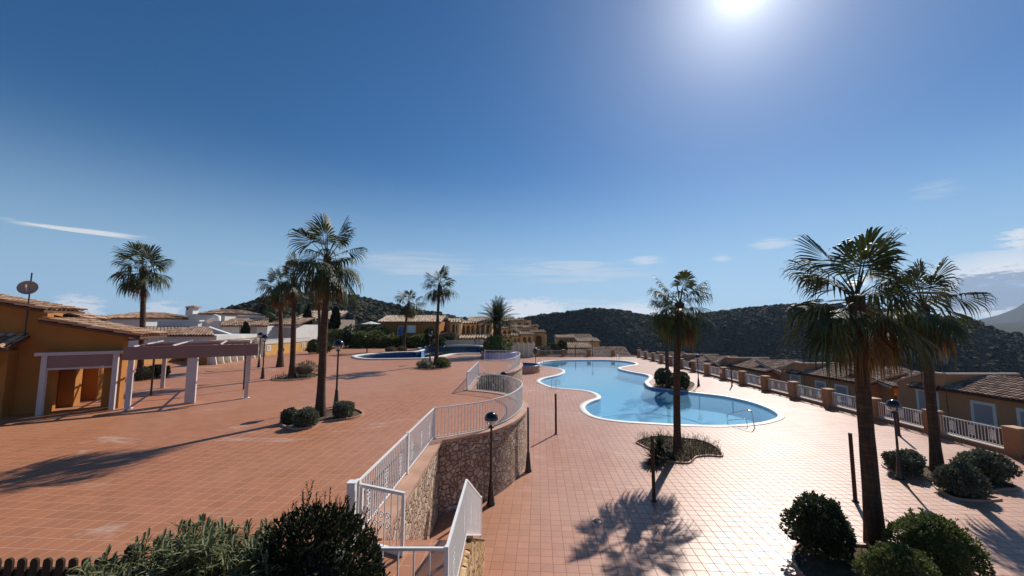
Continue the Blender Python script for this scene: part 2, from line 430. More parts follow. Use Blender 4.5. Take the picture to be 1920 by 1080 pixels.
# the large bank over the far mountain: lit top, slate underside
bank = cover(patch(1660, 470, 2160, 650, tilt=.25), puff2, .0, .2, .97)
top = w.new('ShaderNodeMapRange', interpolation_type='SMOOTHSTEP')
a0, e0 = sky_angle(1760, 512); a1, e1 = sky_angle(1915, 496)
edge = w.math('SUBTRACT', el, w.math('ADD', e0, w.math('MULTIPLY', w.math('SUBTRACT', az, a0), (e1 - e0) / (a1 - a0))))
w.link(w.math('ADD', edge, w.math('MULTIPLY', w.math('SUBTRACT', puff, .5), 3.4)), top.inputs[0]); top.inputs[1].default_value = -.9; top.inputs[2].default_value = -.1
low = w.new('ShaderNodeMapRange', interpolation_type='SMOOTHSTEP'); w.link(w.math('ADD', el, w.math('MULTIPLY', puff, 3.2)), low.inputs[0])
low.inputs[1].default_value = 2.5; low.inputs[2].default_value = 3.2
bc = w.mix(top.outputs[0], (3.2, 3.8, 4.8), (10.2, 10.3, 10.4))
bc = w.mix(low.outputs[0], (8.0, 8.4, 8.7), bc)
skyc = w.mix(bank, skyc, bc)
bg = w.new('ShaderNodeBackground'); w.link(skyc, bg.inputs[0]); bg.inputs[1].default_value = .064
w.link(bg.outputs[0], w.out.inputs[0])
SC.view_settings.view_transform = 'Standard'; SC.view_settings.look = 'None'; SC.view_settings.exposure = .3; SC.view_settings.gamma = 1
try: SC.cycles.max_bounces = 8; SC.cycles.transparent_max_bounces = 16; SC.cycles.volume_bounces = 0; SC.cycles.sample_clamp_indirect = 6
except Exception: pass
# ================================================================= terrace edge, decks, pools
RX = -2.25                                   # railing line of the terrace
bay1_px = [(813,819),(836,816),(860,812),(890,806.5),(918,800),(950,787),(970,773),(979,761),(977,752),(965,744),(945,737),(910,732),(876,729)]
bay1 = catmull([G(x, y, TZ + .08) for x, y in bay1_px], 6)
bay1 = [V(p.x, p.y, TZ) for p in bay1]
bay2_px = [(897,702),(915,700),(940,698),(960,693.5),(972,687),(975,681),(968,676.5),(950,674.5),(925,674),(909,674)]
bay2 = [V(p.x, p.y, TZ) for p in catmull([G(x, y, TZ + .08) for x, y in bay2_px], 6)]
railA = V(-2.42, 6.3, TZ); railB = bay1[0]; railC = bay1[-1]; railD = bay2[0]; railE = bay2[-1]
# outer face of the retaining wall
edge_path = [V(-2.1, 6.35, 0), V(-2.08, railB.y - .1, 0)] + [p for p in offset(bay1, -.17)[1:-1]] + \
            [V(railC.x + .12, railC.y + .1, 0), V(railD.x + .12, railD.y - .1, 0)] + [p for p in offset(bay2, -.17)[1:-1]] + \
            [V(railE.x + .12, railE.y + .2, 0), V(-2.3, 59.5, 0)]
edge_path = [V(p.x, p.y, 0) for p in edge_path]
terr_outline = [V(-60, -6, 0), V(-.70, -6, 0), V(-.70, 6.35, 0)] + edge_path + [V(-60, 59.5, 0)]
up_px = [(660,669),(662.7,671.7),(672,673.8),(687,675),(707,675.3),(727.7,675),(768,674.4),(802,673),(829,669.7),(849.6,665.6),(876.7,664.3),(905,664),
         (912,659),(907.8,650.5),(883,648.2),(850,648),(822.5,648.2),(795,650),(783,653.4),(790,656.6),(775,660.2),(741,661.6),(700.6,663.8),(673.5,666.5)]
up_out = [V(p.x, p.y, 0) for p in catmull([GT(x, y) for x, y in up_px], 4, True)]
if area(up_out) < 0: up_out.reverse()
up_in = offset(up_out, .45, True)
terrace = MB().sheet(terr_outline, [up_out], TZ).build('terrace', M['terrace']); tag(terrace, kind='structure', label='raised terracotta tiled terrace')
pool_px = [(1008,680),(1027,676.5),(1054,675),(1095,674.5),(1135,674.5),(1169,676.3),(1189.6,679.3),(1197,683),(1176,687.2),(1164,689.6),(1168,692.6),(1189.6,697.5),(1210,701),(1222,704.5),
           (1223,710),(1216,716),(1220,722),(1230,727),(1260,731),(1291.7,734),(1313,736.5),(1353,741),(1386.7,747),(1420,755),(1453,766.7),(1471,777.5),(1470,785),(1453,791.7),(1428,796.7),
           (1386.7,800.3),(1336.7,801),(1276.7,799.3),(1220,796),(1166,792.6),(1125,787),(1102,780),(1090,771.5),(1086,763),(1091,756),(1103,750.5),(1115,746.5),(1116.5,742.5),(1105.6,736),(1084,732),
           (1050,729.4),(1031,726.7),(1013.5,720.5),(1005,714.5),(1013.5,709),(1040.6,703),(1053,697.5),(1050,693),(1034,689.4),(1013.5,687),(1006,683.6)]
pool_out = [V(p.x, p.y, 0) for p in catmull([G(x, y) for x, y in pool_px], 4, True)]
if area(pool_out) < 0: pool_out.reverse()
pool_in = offset(pool_out, .38, True)
FX = 20.65                                   # boundary wall line
deck_outline = [V(-3, -3, 0), V(FX + .5, -3, 0), V(FX + .5, 64.4, 0), V(-3, 64.4, 0)]
deck = MB().sheet(deck_outline, [pool_out], 0).build('pool_deck', M['deck']); tag(deck, kind='structure', label='pale terracotta tiled pool deck')
# ---- large pool
def rim(name, outer, inner, z, h, lip, mat):
    m = MB(); n = len(outer)
    prof = [(outer, z - .02), (outer, z + h - .015), ('o', z + h), ('i', z + h), (inner, z + h - .02), (inner, z - lip)]
    o2 = offset(outer, .02, True); i2 = offset(inner, -.03, True)
    rows = [[(p.x, p.y, zz) for p in ({'o': o2, 'i': i2}.get(a, a) if isinstance(a, str) else a)] for a, zz in prof]
    vs = [p for r in rows for p in r]
    fs = [(r*n + i, r*n + (i+1) % n, (r+1)*n + (i+1) % n, (r+1)*n + i) for r in range(len(rows) - 1) for i in range(n)]
    return m.add(vs, fs, True).build(name, mat)
tag(rim('pool_edge', pool_out, pool_in, 0, .03, .06, M['pool_rim']), kind='structure', label='white rim of the curved pool')
basin = MB(); basin.sheet(pool_in, (), -1.0); basin.ribbon(pool_in, -1.0, -.30, True)
tag(basin.build('pool_floor', M['pool_tile']), kind='structure')
tag(MB().ribbon(pool_in, -.30, -.06, True).build('pool_waterline', M['pool_band']), kind='structure')
tag(MB().sheet(pool_in, (), -.12).build('pool_water', M['water']), kind='structure', label='clear light blue water of the curved pool')
# shallow bench at the near side of the pool, under water
bench = catmull([G(x, y, -.75) for x, y in [(1108,796),(1128,790),(1160,786),(1200,784),(1240,786),(1275,791),(1305,799),(1325,808)]], 5)
near = [p for p in pool_in if p.y < 24.5 and bench[0].x - .3 < p.x < bench[-1].x + .3 and p.y < 22.6]
near.sort(key=lambda p: p.x)
bpoly = [V(p.x, p.y, 0) for p in bench] + [V(p.x, p.y - .05, 0) for p in reversed(near)]
tag(MB().prism(bpoly, -1.0, -.5).build('pool_bench', M['pool_tile']), kind='structure')
tag(MB().tube([V(p.x, p.y, -.495) for p in bench], .045, 6).build('pool_bench_edge', M['pool_band']), kind='structure')
for k, (cx, cy, r, z) in enumerate(((1352, 797, 2.3, -.85), (1360, 799, 1.75, -.62), (1368, 801, 1.2, -.45))):
    c = G(cx, cy, z); c.y = min(c.y + .9, 22.6)
    tag(MB().lathe([(0, z), (r, z), (r, -1.0)], (c.x, c.y, 0), 40).build('pool_step', M['pool_tile']), kind='structure')
    tag(MB().lathe([(r - .03, z + .004), (r + .004, z + .004), (r + .004, z - .03)], (c.x, c.y, 0), 40).build('pool_step_edge', M['pool_band']), kind='structure')
# ---- upper pool
tag(rim('upper_pool_edge', up_out, up_in, TZ, .13, .08, M['pool_rim']), kind='structure', label='cream rim of the upper pool')
ub = MB(); ub.sheet(up_in, (), TZ - 1.4); tag(ub.build('upper_pool_floor', M['navy_deep']), kind='structure')
tag(MB().ribbon(up_in, TZ - 1.4, TZ + .06, True).build('upper_pool_lining', M['navy_tile']), kind='structure')
tag(MB().sheet(up_in, (), TZ - .5).build('upper_pool_water', M['water_dark']), kind='structure', label='dark water of the upper pool')
a, b = GT(792, 656.5), GT(793, 672.8)
M['blue_wall'] = mosaic('divider_mosaic', (.1, .22, .5), (.2, .36, .62))
tag(MB().beam(V(a.x, a.y, TZ - .63), V(b.x, b.y, TZ - .63), .3, 1.4).build('upper_pool_divider', M['blue_wall']), kind='structure')
# ---- ground, hills, mountains
def fbm(x, y, seed=0, octv=5):
    v = 0; a = 1; f = 1
    for o in range(octv):
        v += a * (math.sin(x * f * 1.3 + seed * 7.1 + 1.7 * math.sin(y * f * .9 + seed + o)) * math.sin(y * f * 1.1 + seed * 3.3 + 1.3 * math.sin(x * f * .7 + o * 2.1)))
        a *= .5; f *= 2.03
    return v
def polar_terrain(name, prof, r_in, r_ridge, r_out, base, nr=60, na=160, seed=1, amp=.05, mat=None, wob=.12, zfun=None):
    # prof: silhouette pixels; the ridge stands at r_ridge and the slope runs down towards the viewer
    A = [sky_angle(x, y) for x, y in prof]; azs = [a for a, e in A]
    def ridge(a): return float(np.interp(a, azs, [e for _, e in A]))
    vs, fs = [], []
    for i in range(na + 1):
        a = azs[0] + (azs[-1] - azs[0]) * i / na
        rr = r_ridge * (1 + wob * math.sin(a * .09 + seed) + wob * .5 * math.sin(a * .31 + seed * 2))
        zr = CZ + rr * math.tan(math.radians(ridge(a)))
        for j in range(nr + 1):
            t = j / nr
            if t <= .7:
                u = t / .7; r = r_in + (rr - r_in) * u; s = u * u * (3 - 2 * u) * .55 + u * .45
                z = base + (zr - base) * s
                z += amp * (zr - base) * fbm(a * .22 + 3, r / r_ridge * 7, seed) * math.sin(PI * min(1, u)) 
            else:
                u = (t - .7) / .3; r = rr + (r_out - rr) * u
                z = zr + (base - zr) * (u * u * (3 - 2 * u)) - .02 * (r - rr)
            ar = math.radians(a); vs.append((r * math.sin(ar), r * math.cos(ar), z))
    m = nr + 1
    fs = [(i*m + j, (i+1)*m + j, (i+1)*m + j + 1, i*m + j + 1) for i in range(na) for j in range(nr)]
    return MB().add(vs, fs, True).build(name, mat), vs
g = MB(); RR = [0, 40, 70, 110, 180, 300, 500, 900, 1300, 2000, 3000, 4200]; ZZ = [-4, -4, -4.5, -8, -20, -34, -46, -55, -60, -64, -66, -68]
na = 96
vs = [(r * math.sin(2*PI*k/na), r * math.cos(2*PI*k/na), z) for r, z in zip(RR[1:], ZZ[1:]) for k in range(na)] + [(0, 0, -4)]
fs = [(j*na + k, (j+1)*na + k, (j+1)*na + (k+1) % na, j*na + (k+1) % na) for j in range(len(RR) - 2) for k in range(na)] + [(len(vs) - 1, k, (k+1) % na) for k in range(na)]
tag(g.add(vs, fs, True).build('ground', M['plain']), kind='structure')
hillA, hvA = polar_terrain('hill', [(120,640),(220,630),(330,612),(380,598),(420,583),(455,573),(500,562),(560,555),(610,552),(660,556),(700,566),(740,574),(780,583),(820,590),(860,598),(930,604),(1000,622)], 110, 420, 800, -6, seed=1, mat=M['hill'], amp=.05)
hillB, hvB = polar_terrain('hill', [(940,612),(985,597),(1020,592),(1060,588),(1090,583),(1130,581),(1160,583),(1200,591),(1240,597),(1280,594),(1320,590),(1360,585),(1400,580),(1450,574),(1500,571),(1560,574),(1620,578),(1690,586),(1750,594),(1800,602),(1840,612),(1890,628),(1940,644),(2010,662),(2100,690)], 335, 430, 700, -38, nr=80, na=240, seed=4, mat=M['hill'], amp=.10, wob=.10)
tag(hillA, kind='structure'); tag(hillB, kind='structure')
mount, _ = polar_terrain('mountain', [(1560,604),(1640,598),(1720,594),(1762,592),(1800,598),(1830,600),(1850,596),(1870,591),(1890,584),(1905,578),(1925,565),(1950,545),(1990,540),(2060,560),(2160,590)], 1900, 3200, 3900, -66, nr=50, na=160, seed=9, mat=M['mountain'], amp=.12, wob=.04)
tag(mount, kind='structure')
foot, _ = polar_terrain('hill', [(1500,612),(1700,609),(1780,606),(1830,609),(1870,606),(1930,604),(2000,606),(2120,612)], 850, 1400, 1800, -64, nr=30, na=90, seed=5, mat=M['plain'], amp=.15, wob=.05)
tag(foot, kind='structure')
# ================================================================= retaining wall, stairs, railings
M['white'] = paint('white_metal', (.78, .77, .75), .4, .5, .06, 2, .02)
M['white_dull'] = paint('weathered_white_paint', (.68, .66, .63), .55, .4, .14, 2.5, .05)
M['black_iron'] = paint('black_iron', (.018, .018, .02), .35, .6, .3, 4, .03)
M['chrome'] = paint('polished_steel', (.55, .57, .6), .16, .5, .05, 4, 0, 1.0)
M['old_wood'] = paint('stained_wood', (.075, .034, .02), .7, .3, .4, 6, .2, 0, 90)
M['pale_wood'] = paint('pale_wood', (.42, .33, .24), .7, .3, .25, 5, .2)
M['soffit'] = paint('tile_step', (.4, .14, .065), .6, .4, .2, 2.5, .05)
wall_o = V(edge_path[0].x, edge_path[0].y, 0)
rw = thing('retaining_wall', wall_o, 'curving retaining wall of irregular rough stone under the raised terrace', 'wall'); tag(rw, kind='thing')
dense = []
for i in range(len(edge_path) - 1):
    a, b = edge_path[i], edge_path[i + 1]; n = max(1, int((b - a).length / .6))
    dense += [a.lerp(b, k / n) for k in range(n)]
dense.append(edge_path[-1])
part(MB().ribbon(dense, -.05, TZ - .03, False, True), 'stone_face', M['stone'], rw)
oc = offset(dense, -.07); ic = offset(dense, .32)
cp = MB(); n = len(dense); cv = []
for zz, L in ((TZ - .05, oc), (TZ + .025, oc), (TZ + .03, ic), (TZ - .05, ic)): cv += [(p.x, p.y, zz) for p in L]
cp.add(cv, [(r*n + i, r*n + i + 1, (r+1)*n + i + 1, (r+1)*n + i) for r in range(3) for i in range(n - 1)])
part(cp, 'coping', M['coping'], rw)
# ---- stairs going down from the landing, with their low stone side wall
SX0, SX1, SY0, NS = -2.1, -.82, 6.35, 12
st = thing('stairs', V(-1.4, 6.35, 0), 'terracotta tiled stairs dropping from the gate to the pool deck', 'stairs'); tag(st, kind='thing')
sm = MB(); rise = TZ / NS; run = 3.0 / (NS - 1)
for k in range(1, NS):
    sm.bbox((SX0 + .003, SY0 + (k - 1) * run, 0.004), (SX1 - .003, SY0 + k * run, TZ - k * rise))
sm.bbox((-2.05, 5.3, 0.002), (-.825, 6.348, TZ - .004))
part(sm, 'steps', M['soffit'], st)
sw = thing('stair_wall', V(-.70, 6.35, 0), 'low ochre stone wall sloping down beside the tiled stairs', 'wall'); tag(sw, kind='thing')
M['ochre_stone'] = stone_mat('ochre_stone', [(.15, (.3, .17, .07)), (.5, (.5, .31, .14)), (.85, (.62, .44, .25))], (.12, .07, .04), 4.0, .8)
prof = [(0, 0), (3.0, 0), (3.0, .45), (0, TZ + .03)]
part(MB().wall((-.63, SY0), (-.63, SY0 + 3.0), prof, (), .18), 'stone_face', M['ochre_stone'], sw)
part(MB().bbox((-.81, 2.0, 0.0), (-.628, 6.347, TZ - .012)), 'landing_face', M['ochre_stone'], sw)
part(MB().beam(V(-.72, SY0, TZ + .045), V(-.72, SY0 + 3.0, .465), .22, .035), 'coping', M['coping'], sw)
# ---- railings
bal_me = MB().box((0, 0, .5), (.016, .016, 1.0)).build('baluster', M['white']); me_bal = bal_me.data; bpy.data.objects.remove(bal_me)
def orn():
    m = MB(); s = .085
    for x, z in ((-.035, .32), (.035, .32), (-.035, .5), (.035, .5), (0, .41)):
        m.tube([V(x + .03 * math.cos(t), 0, z + .042 * math.sin(t)) for t in [2*PI*k/10 for k in range(11)]], .0085, 5, False)
    m.box((0, 0, .60), (.11, .012, .012)); m.box((0, 0, .225), (.11, .012, .012))
    return m
o_ = orn().build('scroll_ornament', M['white']); me_orn = o_.data; bpy.data.objects.remove(o_)
def railing(name, path, label, cat, group=None, h=.9, gap=.108, posts=(), orn_every=0, thick=.022, post_w=.07, bal=True, low=.08, skip=None):
    """path: 3-D points at floor level; rails are swept along it"""
    path = [Vector(p) for p in path]
    L = [0]
    for a, b in zip(path, path[1:]): L.append(L[-1] + (b - a).length)
    def at(s):
        s = max(0, min(L[-1], s))
        for i in range(len(path) - 1):
            if s <= L[i + 1] + 1e-9:
                t = (s - L[i]) / max(1e-9, L[i + 1] - L[i]); return path[i].lerp(path[i + 1], t), (path[i + 1] - path[i]).normalized()
        return path[-1], (path[-1] - path[-2]).normalized()
    r = thing(name, path[0], label, cat, group); tag(r, kind='thing')
    part(MB().tube([p + V(0, 0, h) for p in path], thick, 4, True, False), 'top_rail', M['white'], r)
    part(MB().tube([p + V(0, 0, low) for p in path], thick * .8, 4, True, False), 'bottom_rail', M['white'], r)
    n = max(1, int(round(L[-1] / gap)))
    if n - 1 > 99: n = 100
    hh = h - low
    for k in range(1, n):
        p, d = at(L[-1] * k / n)
        q = p + V(0, 0, low) - r.location; az_ = math.atan2(d.y, d.x)
        o = inst(me_bal, 'baluster', q, r, (0, 0, az_)); o.scale = (1, 1, hh)
        if orn_every and k % orn_every == orn_every // 2:
            q2 = p - r.location; o2 = inst(me_orn, 'scroll_ornament', q2, r, (0, 0, az_)); o2.scale = (1, 1, h / .9)
    for s in posts:
        p, d = at(s * L[-1])
        part(MB().box((p.x, p.y, p.z + (h + .03) / 2), (post_w, post_w, h + .03), math.atan2(d.y, d.x)), 'post', M['white'], r)
    return r
railing('railing', [railA, railB], 'straight white railing along the stairwell between the gate and the first bend', 'railing', 'white terrace railings', posts=(0, .5), orn_every=8)
railing('railing', bay1, 'curved white railing bulging over the stone wall beside the globe lamp', 'railing', 'white terrace railings', posts=(0, 1))
railing('railing', [railC, railD], 'short straight white railing between the two curved bays', 'railing', 'white terrace railings', posts=(1,), gap=.12)
railing('railing', bay2, 'curved white railing around the far bay by the violet basin', 'railing', 'white terrace railings', posts=(1,), gap=.12)
# the landing's own rail and the sloping rail down the stairs
railing('railing', [V(-1.95, 4.48, TZ), V(-.73, 4.48, TZ)], 'white railing across the near end of the stair landing', 'railing', 'white landing railings', gap=.17, posts=(0,))
railing('railing', [V(-.72, 4.48, TZ), V(-.72, SY0, TZ), V(-.72, SY0 + 3.0, .47)], 'white handrail sloping down the stairs above the low stone wall', 'railing', 'white landing railings', gap=.06, posts=(0, 1), orn_every=18, post_w=.045)
# gate
ga, gb = V(-2.36, 6.24, TZ), V(-1.58, 5.92, TZ); d = (gb - ga).normalized()
gt = thing('gate', ga, 'white metal gate with scrolls standing ajar at the head of the stairs', 'gate')
fr = MB(); hh = .87
fr.beam(ga + V(0, 0, hh), gb + V(0, 0, hh), .045, .045); fr.beam(ga + V(0, 0, .04), gb + V(0, 0, .04), .045, .07)
for p in (ga + d * .024, gb - d * .024): fr.beam(p + V(0, 0, .0762), p + V(0, 0, hh - .024), .045, .045)
part(fr, 'gate_frame', M['white'], gt)
for k in range(1, 7):
    p = ga.lerp(gb, k / 7); o = inst(me_bal, 'baluster', p + V(0, 0, .07) - ga, gt, (0, 0, math.atan2(d.y, d.x))); o.scale = (.8, .8, hh - .09)
for t in (.36, .5, .64):
    for zz in (.36, .5):
        p = ga.lerp(gb, t)
        pts = [p + d * (.05 * (1 - k / 22) * math.cos(k * .45)) + V(0, 0, zz + .06 * (1 - k / 22) * math.sin(k * .45)) for k in range(20)]
        part(MB().tube(pts, .008, 5, False), 'scroll', M['white'], gt)
gp = thing('gate_post', V(-2.47, 6.2, TZ), 'square white post that carries the open gate', 'post')
part(MB().box((-2.47, 6.2, TZ + .46), (.12, .12, .92)), 'shaft', M['white'], gp); part(MB().box((-2.47, 6.2, TZ + .93), (.14, .14, .02)), 'cap', M['white'], gp)
# ---- drain cover in the deck
dc = G(1120, 977)
dr = thing('drain_cover', dc, 'small round dark drain cover set in the pool deck by the palm shadow', 'drain cover')
part(MB().lathe([(0, .006), (.11, .006), (.12, .0)], dc, 20), 'plate', M['black_iron'], dr)
part(MB().lathe([(.12, .0), (.125, .010), (.14, .0)], dc, 20), 'ring', M['black_iron'], dr)
# ---- basins between terrace and pool deck
def round_basin(name, c, r, z0, z1, mw, mr, label, wz):
    b = thing(name, V(c[0], c[1], z0), label, 'basin')
    part(MB().lathe([(r, z0), (r, z1 - .05)], (c[0], c[1], 0), 40), 'wall', mw, b)
    part(MB().lathe([(r + .001, z1 - .05), (r + .04, z1 - .04), (r + .04, z1), (r - .3, z1), (r - .3, z1 - .5), (0, z1 - .5)], (c[0], c[1], 0), 40), 'lip', mr, b)
    part(MB().lathe([(r - .3, z1 - wz), (0, z1 - wz)], (c[0], c[1], 0), 40), 'water', M['water_dark'], b)
round_basin('mosaic_basin', (-1.25, 39.0), 1.75, 0, TZ + .55, M['violet_tile'], M['violet_tile'], 'round raised basin faced in violet blue mosaic behind the far curved railing', .1)
round_basin('splash_basin', (1.1, 44.2), 2.1, 0, .8, M['coping'], M['navy_tile'], 'low round basin with brown wall and navy mosaic at the edge of the pool deck', .12)
# ---- pool ladders
def ladder(p, az_, label, s=1.0):
    L = thing('pool_ladder', p, label, 'ladder', 'steel pool ladders', az_)
    for x in (-.24, .24):
        pts = [V(x, -.45, 0), V(x, -.45, .5), V(x, -.38, .68), V(x, -.22, .74), V(x, -.05, .66), V(x, .06, .42), V(x, .12, 0), V(x, .13, -.9)]
        part(MB().tube(catmull(pts, 4), .021, 8), 'side_rail', M['chrome'], L, False)
    for z in (-.25, -.52, -.8): part(MB().box((0, .13, z), (.46, .07, .02)), 'tread', M['chrome'], L, False)
def face(px, py): 
    q = G(px, py); i = min(range(len(pool_out)), key=lambda k: (pool_out[k] - V(q.x, q.y, 0)).length)
    a, b = pool_out[i - 1], pool_out[(i + 1) % len(pool_out)]; t = (b - a).normalized()
    nrm = V(-t.y, t.x, 0); return pool_out[i] + nrm * .36, math.atan2(nrm.y, nrm.x) - PI / 2
for px, py, lb in ((1040, 729, 'steel pool ladder beside the inward bend of the deck, near the wooden pole'), (1019, 688, 'steel pool ladder at the narrow far corner by the low round basin'), (1160, 675, 'steel pool ladder on the far rim below the boundary wall')):
    p, a_ = face(px, py); ladder(p, a_, lb)
p, a_ = face(1400, 799.5)
hr = thing('grab_rail', p, 'bent steel grab rail over the pool steps at the rounded end', 'handrail', rz=a_ - .25)
for x in (-.0,):
    pts = [V(.35, -.7, 0), V(.30, -.62, .72), V(.25, -.5, .84), V(.1, -.3, .8), V(-.4, .35, .45), V(-.45, .42, .3), V(-.42, .42, -.6)]
    part(MB().tube(catmull(pts, 5), .024, 8), 'rail', M['chrome'], hr, False)
    pts = [V(-.35, .25, .42), V(-.1, .0, .22), V(.1, -.3, .33), V(.2, -.45, .3), V(.2, -.5, .05)]
    part(MB().tube(catmull([V(.12, -.45, 0), V(.1, -.42, .34), V(.0, -.3, .36), V(-.3, .2, .2), V(-.42, .4, .12)], 5), .018, 8), 'lower_bar', M['chrome'], hr, False)
# ================================================================= lamps, poles, boundary wall
t = NT('clear_glass'); tr = t.new('ShaderNodeBsdfTransparent'); tr.inputs[0].default_value = (.86, .87, .88, 1)
gl = t.new('ShaderNodeBsdfGlossy'); gl.inputs['Roughness'].default_value = .05; gl.inputs[0].default_value = (.9, .9, .9, 1)
lw = t.new('ShaderNodeLayerWeight'); lw.inputs[0].default_value = .35; mm = t.new('ShaderNodeMixShader')
t.link(t.math('ADD', t.math('MULTIPLY', lw.outputs['Facing'], .5), .06), mm.inputs[0]); t.link(tr.outputs[0], mm.inputs[1]); t.link(gl.outputs[0], mm.inputs[2]); M['glass'] = t.done(mm)
M['frost'] = paint('milky_bulb', (.8, .79, .76), .3, .5, .04)
M['gloss_black'] = paint('gloss_black_dome', (.012, .012, .014), .12, .6, .2, 3)
def make_lamp(name, label):
    L = thing(name, (0, 0, 0), label, 'street lamp', 'globe lamps on black posts')
    part(MB().lathe([(0, .0), (.13, 0), (.13, .04), (.105, .1), (.085, .35), (.06, .62), (.062, .66), (.045, .7), (.0, .7)], n=14), 'foot', M['black_iron'], L, False)
    part(MB().lathe([(.04, .7), (.032, 2.2), (.032, 2.24), (0, 2.24)], n=12), 'pole', M['black_iron'], L, False)
    part(MB().lathe([(0, 2.24), (.09, 2.24), (.10, 2.27), (.045, 2.31), (0, 2.31)], n=14), 'collar', M['black_iron'], L, False)
    R = .205; c = 2.50
    part(MB().lathe([(R * math.sin(a), c - R * math.cos(a)) for a in [PI * (.12 + .38 * k / 9) for k in range(10)]], n=20), 'globe', M['glass'], L, False)
    part(MB().lathe([(R * 1.03 * math.sin(a), c + R * 1.03 * math.cos(a)) for a in [PI * .5 * k / 9 for k in range(10)]] + [(R * 1.06, c - .02), (R * .98, c - .02), (0, c + .0)], n=20), 'dome', M['gloss_black'], L, False)
    part(MB().lathe([(0, 2.31), (.05, 2.33), (.06, 2.39), (.04, 2.45), (0, 2.47)], n=12), 'bulb', M['frost'], L, False)
    return L
lamp0 = None
for px, py, z, lb in ((920.5, 946, 0, 'black globe lamp standing against the curved stone wall'),
                      (1688, 898, 0, 'black globe lamp rising in front of a dark bush near the boundary wall'),
                      (1310, 724, 0, 'black lamp with small lantern head across the pool by the clipped round bushes'),
                      (630, 762, TZ, 'black globe lamp beside the tall palm on the terrace'),
                      (492, 710, TZ, 'black globe lamp just past the pergola corner'),
                      (485, 688.6, TZ, 'black globe lamp half hidden behind another near the pergola and cream wall'),
                      (598, 660, TZ, 'distant lamp between round clipped bushes, partly covered by the tall palm trunk'),
                      (806, 680.5, TZ, 'black lamp post beside the slim palm at the upper pool'),
                      (1111, 668.5, 0, 'black lamp at the far end of the pool before the distant wall'),
                      (945, 707, 0, 'black globe lamp whose dark dome shows through the curved railing')):
    p = G(px, py, z)
    if px == 945: p = V(-.47, 22.0, 0)
    if lamp0 is None: L = lamp0 = make_lamp('globe_lamp', lb)
    else: L = copy_tree(lamp0); L['label'] = lb
    L.location = p
p = G(1004, 684.5)
L = thing('ball_lamp', p, 'dark ball headed post at the corner of the pool by the cream screen wall', 'street lamp')
part(MB().lathe([(0, 0), (.1, 0), (.05, .3), (.035, .35), (.035, 1.5), (0, 1.5)], p, 10), 'pole', M['black_iron'], L)
part(MB().lathe([(.62 * .5 * math.sin(a), 1.8 - .48 * math.cos(a)) for a in [PI * k / 10 for k in range(11)]], p, 16), 'globe', M['black_iron'], L)
p = G(990.5, 884)
L = thing('lamp_post', p, 'headless black lamp post at the outer curve of the stone wall', 'lamp post')
part(MB().lathe([(0, .0), (.13, 0), (.13, .04), (.105, .1), (.085, .35), (.06, .62), (.062, .66), (.045, .7), (.0, .7)], p, 14), 'foot', M['black_iron'], L)
part(MB().lathe([(.04, .7), (.035, 2.3), (0, 2.3)], p, 12), 'pole', M['black_iron'], L)
# wooden poles
def pole(px, py, pt, z, lb, mat='old_wood', r=.055, grp='wooden poles round the pool'):
    p = G(px, py, z); h = CZ - z + p.y * (607 - pt) / 720
    L = thing('wooden_pole', p, lb, 'pole', grp)
    part(MB().tube([p + V(0, 0, h * k / 4) for k in range(5)], [r, r * .97, r * .97, r * .95, r * .93], 9), 'shaft', M[mat], L)
    part(MB().lathe([(r + .035, 0), (r + .035, .035), (r + .001, .04)], p, 10), 'base_plate', M['black_iron'], L)
pole(1042.5, 814, 735, 0, 'dark wooden pole on the deck between the stone wall and the pool')
pole(1226.5, 940, 811, 0, 'dark wooden pole in front of the yucca and its palm bed')
pole(1604, 941, 805, 0, 'dark wooden pole just beside the thick palm trunk')
pole(1372.5, 724, 677, 0, 'dark wooden pole near the boundary wall across the pool')
pole(1686, 817, 737, 0, 'dark wooden pole by the boundary wall, behind a globe lamp')
pole(1079, 669, 647, 0, 'dark wooden pole at the far edge of the pool')
pole(688, 661, 646, TZ, 'short reddish pole at the far end of the terrace', 'old_wood', .07)
pole(691, 650, 627, TZ, 'pale wooden post before the hedge on the terrace', 'pale_wood', .1)
pole(736, 651, 623, TZ, 'pale wooden post before the hedge by the upper pool palm', 'pale_wood', .11)
# boundary: ochre pillars, low wall, white panels
M['ochre_pillar'] = paint('ochre_render', (.36, .185, .09), .85, .2, .18, 2, .1)
M['pillar_cap'] = paint('pillar_cap', (.5, .3, .18), .8, .2, .2, 3, .1)
M['kerb'] = paint('low_wall_render', (.36, .2, .11), .85, .2, .2, 2, .1)
M['kerb_cap'] = paint('low_wall_cap', (.55, .45, .37), .8, .2, .15, 3, .1)
bw = thing('boundary_wall', V(FX, 12, 0), 'low rendered wall running under the white railing panels along the deck', 'wall'); tag(bw, kind='thing')
part(MB().bbox((FX - .1, -2, 0), (FX + .12, 64.0, .17)), 'wall_body', M['kerb'], bw)
part(MB().bbox((FX - .13, -2, .172), (FX + .15, 63.9, .2)), 'wall_cap', M['kerb_cap'], bw)
bw2 = thing('boundary_wall', V(10, 64.3, 0), 'low rendered wall closing the far end of the pool deck', 'wall'); tag(bw2, kind='thing')
part(MB().bbox((3.9, 64.2, 0), (FX - .2, 64.42, .17)), 'wall_body', M['kerb'], bw2)
part(MB().bbox((3.9, 64.17, .172), (FX - .2, 64.45, .2)), 'wall_cap', M['kerb_cap'], bw2)
pl_me = []
m0 = MB().box((0, 0, .56), (.5, .5, 1.12)); m1 = MB().box((0, 0, 1.15), (.57, .57, .06), 0, .93)
PIL_Y = [13.1 + 3.12 * k for k in range(17)]; pil0 = None
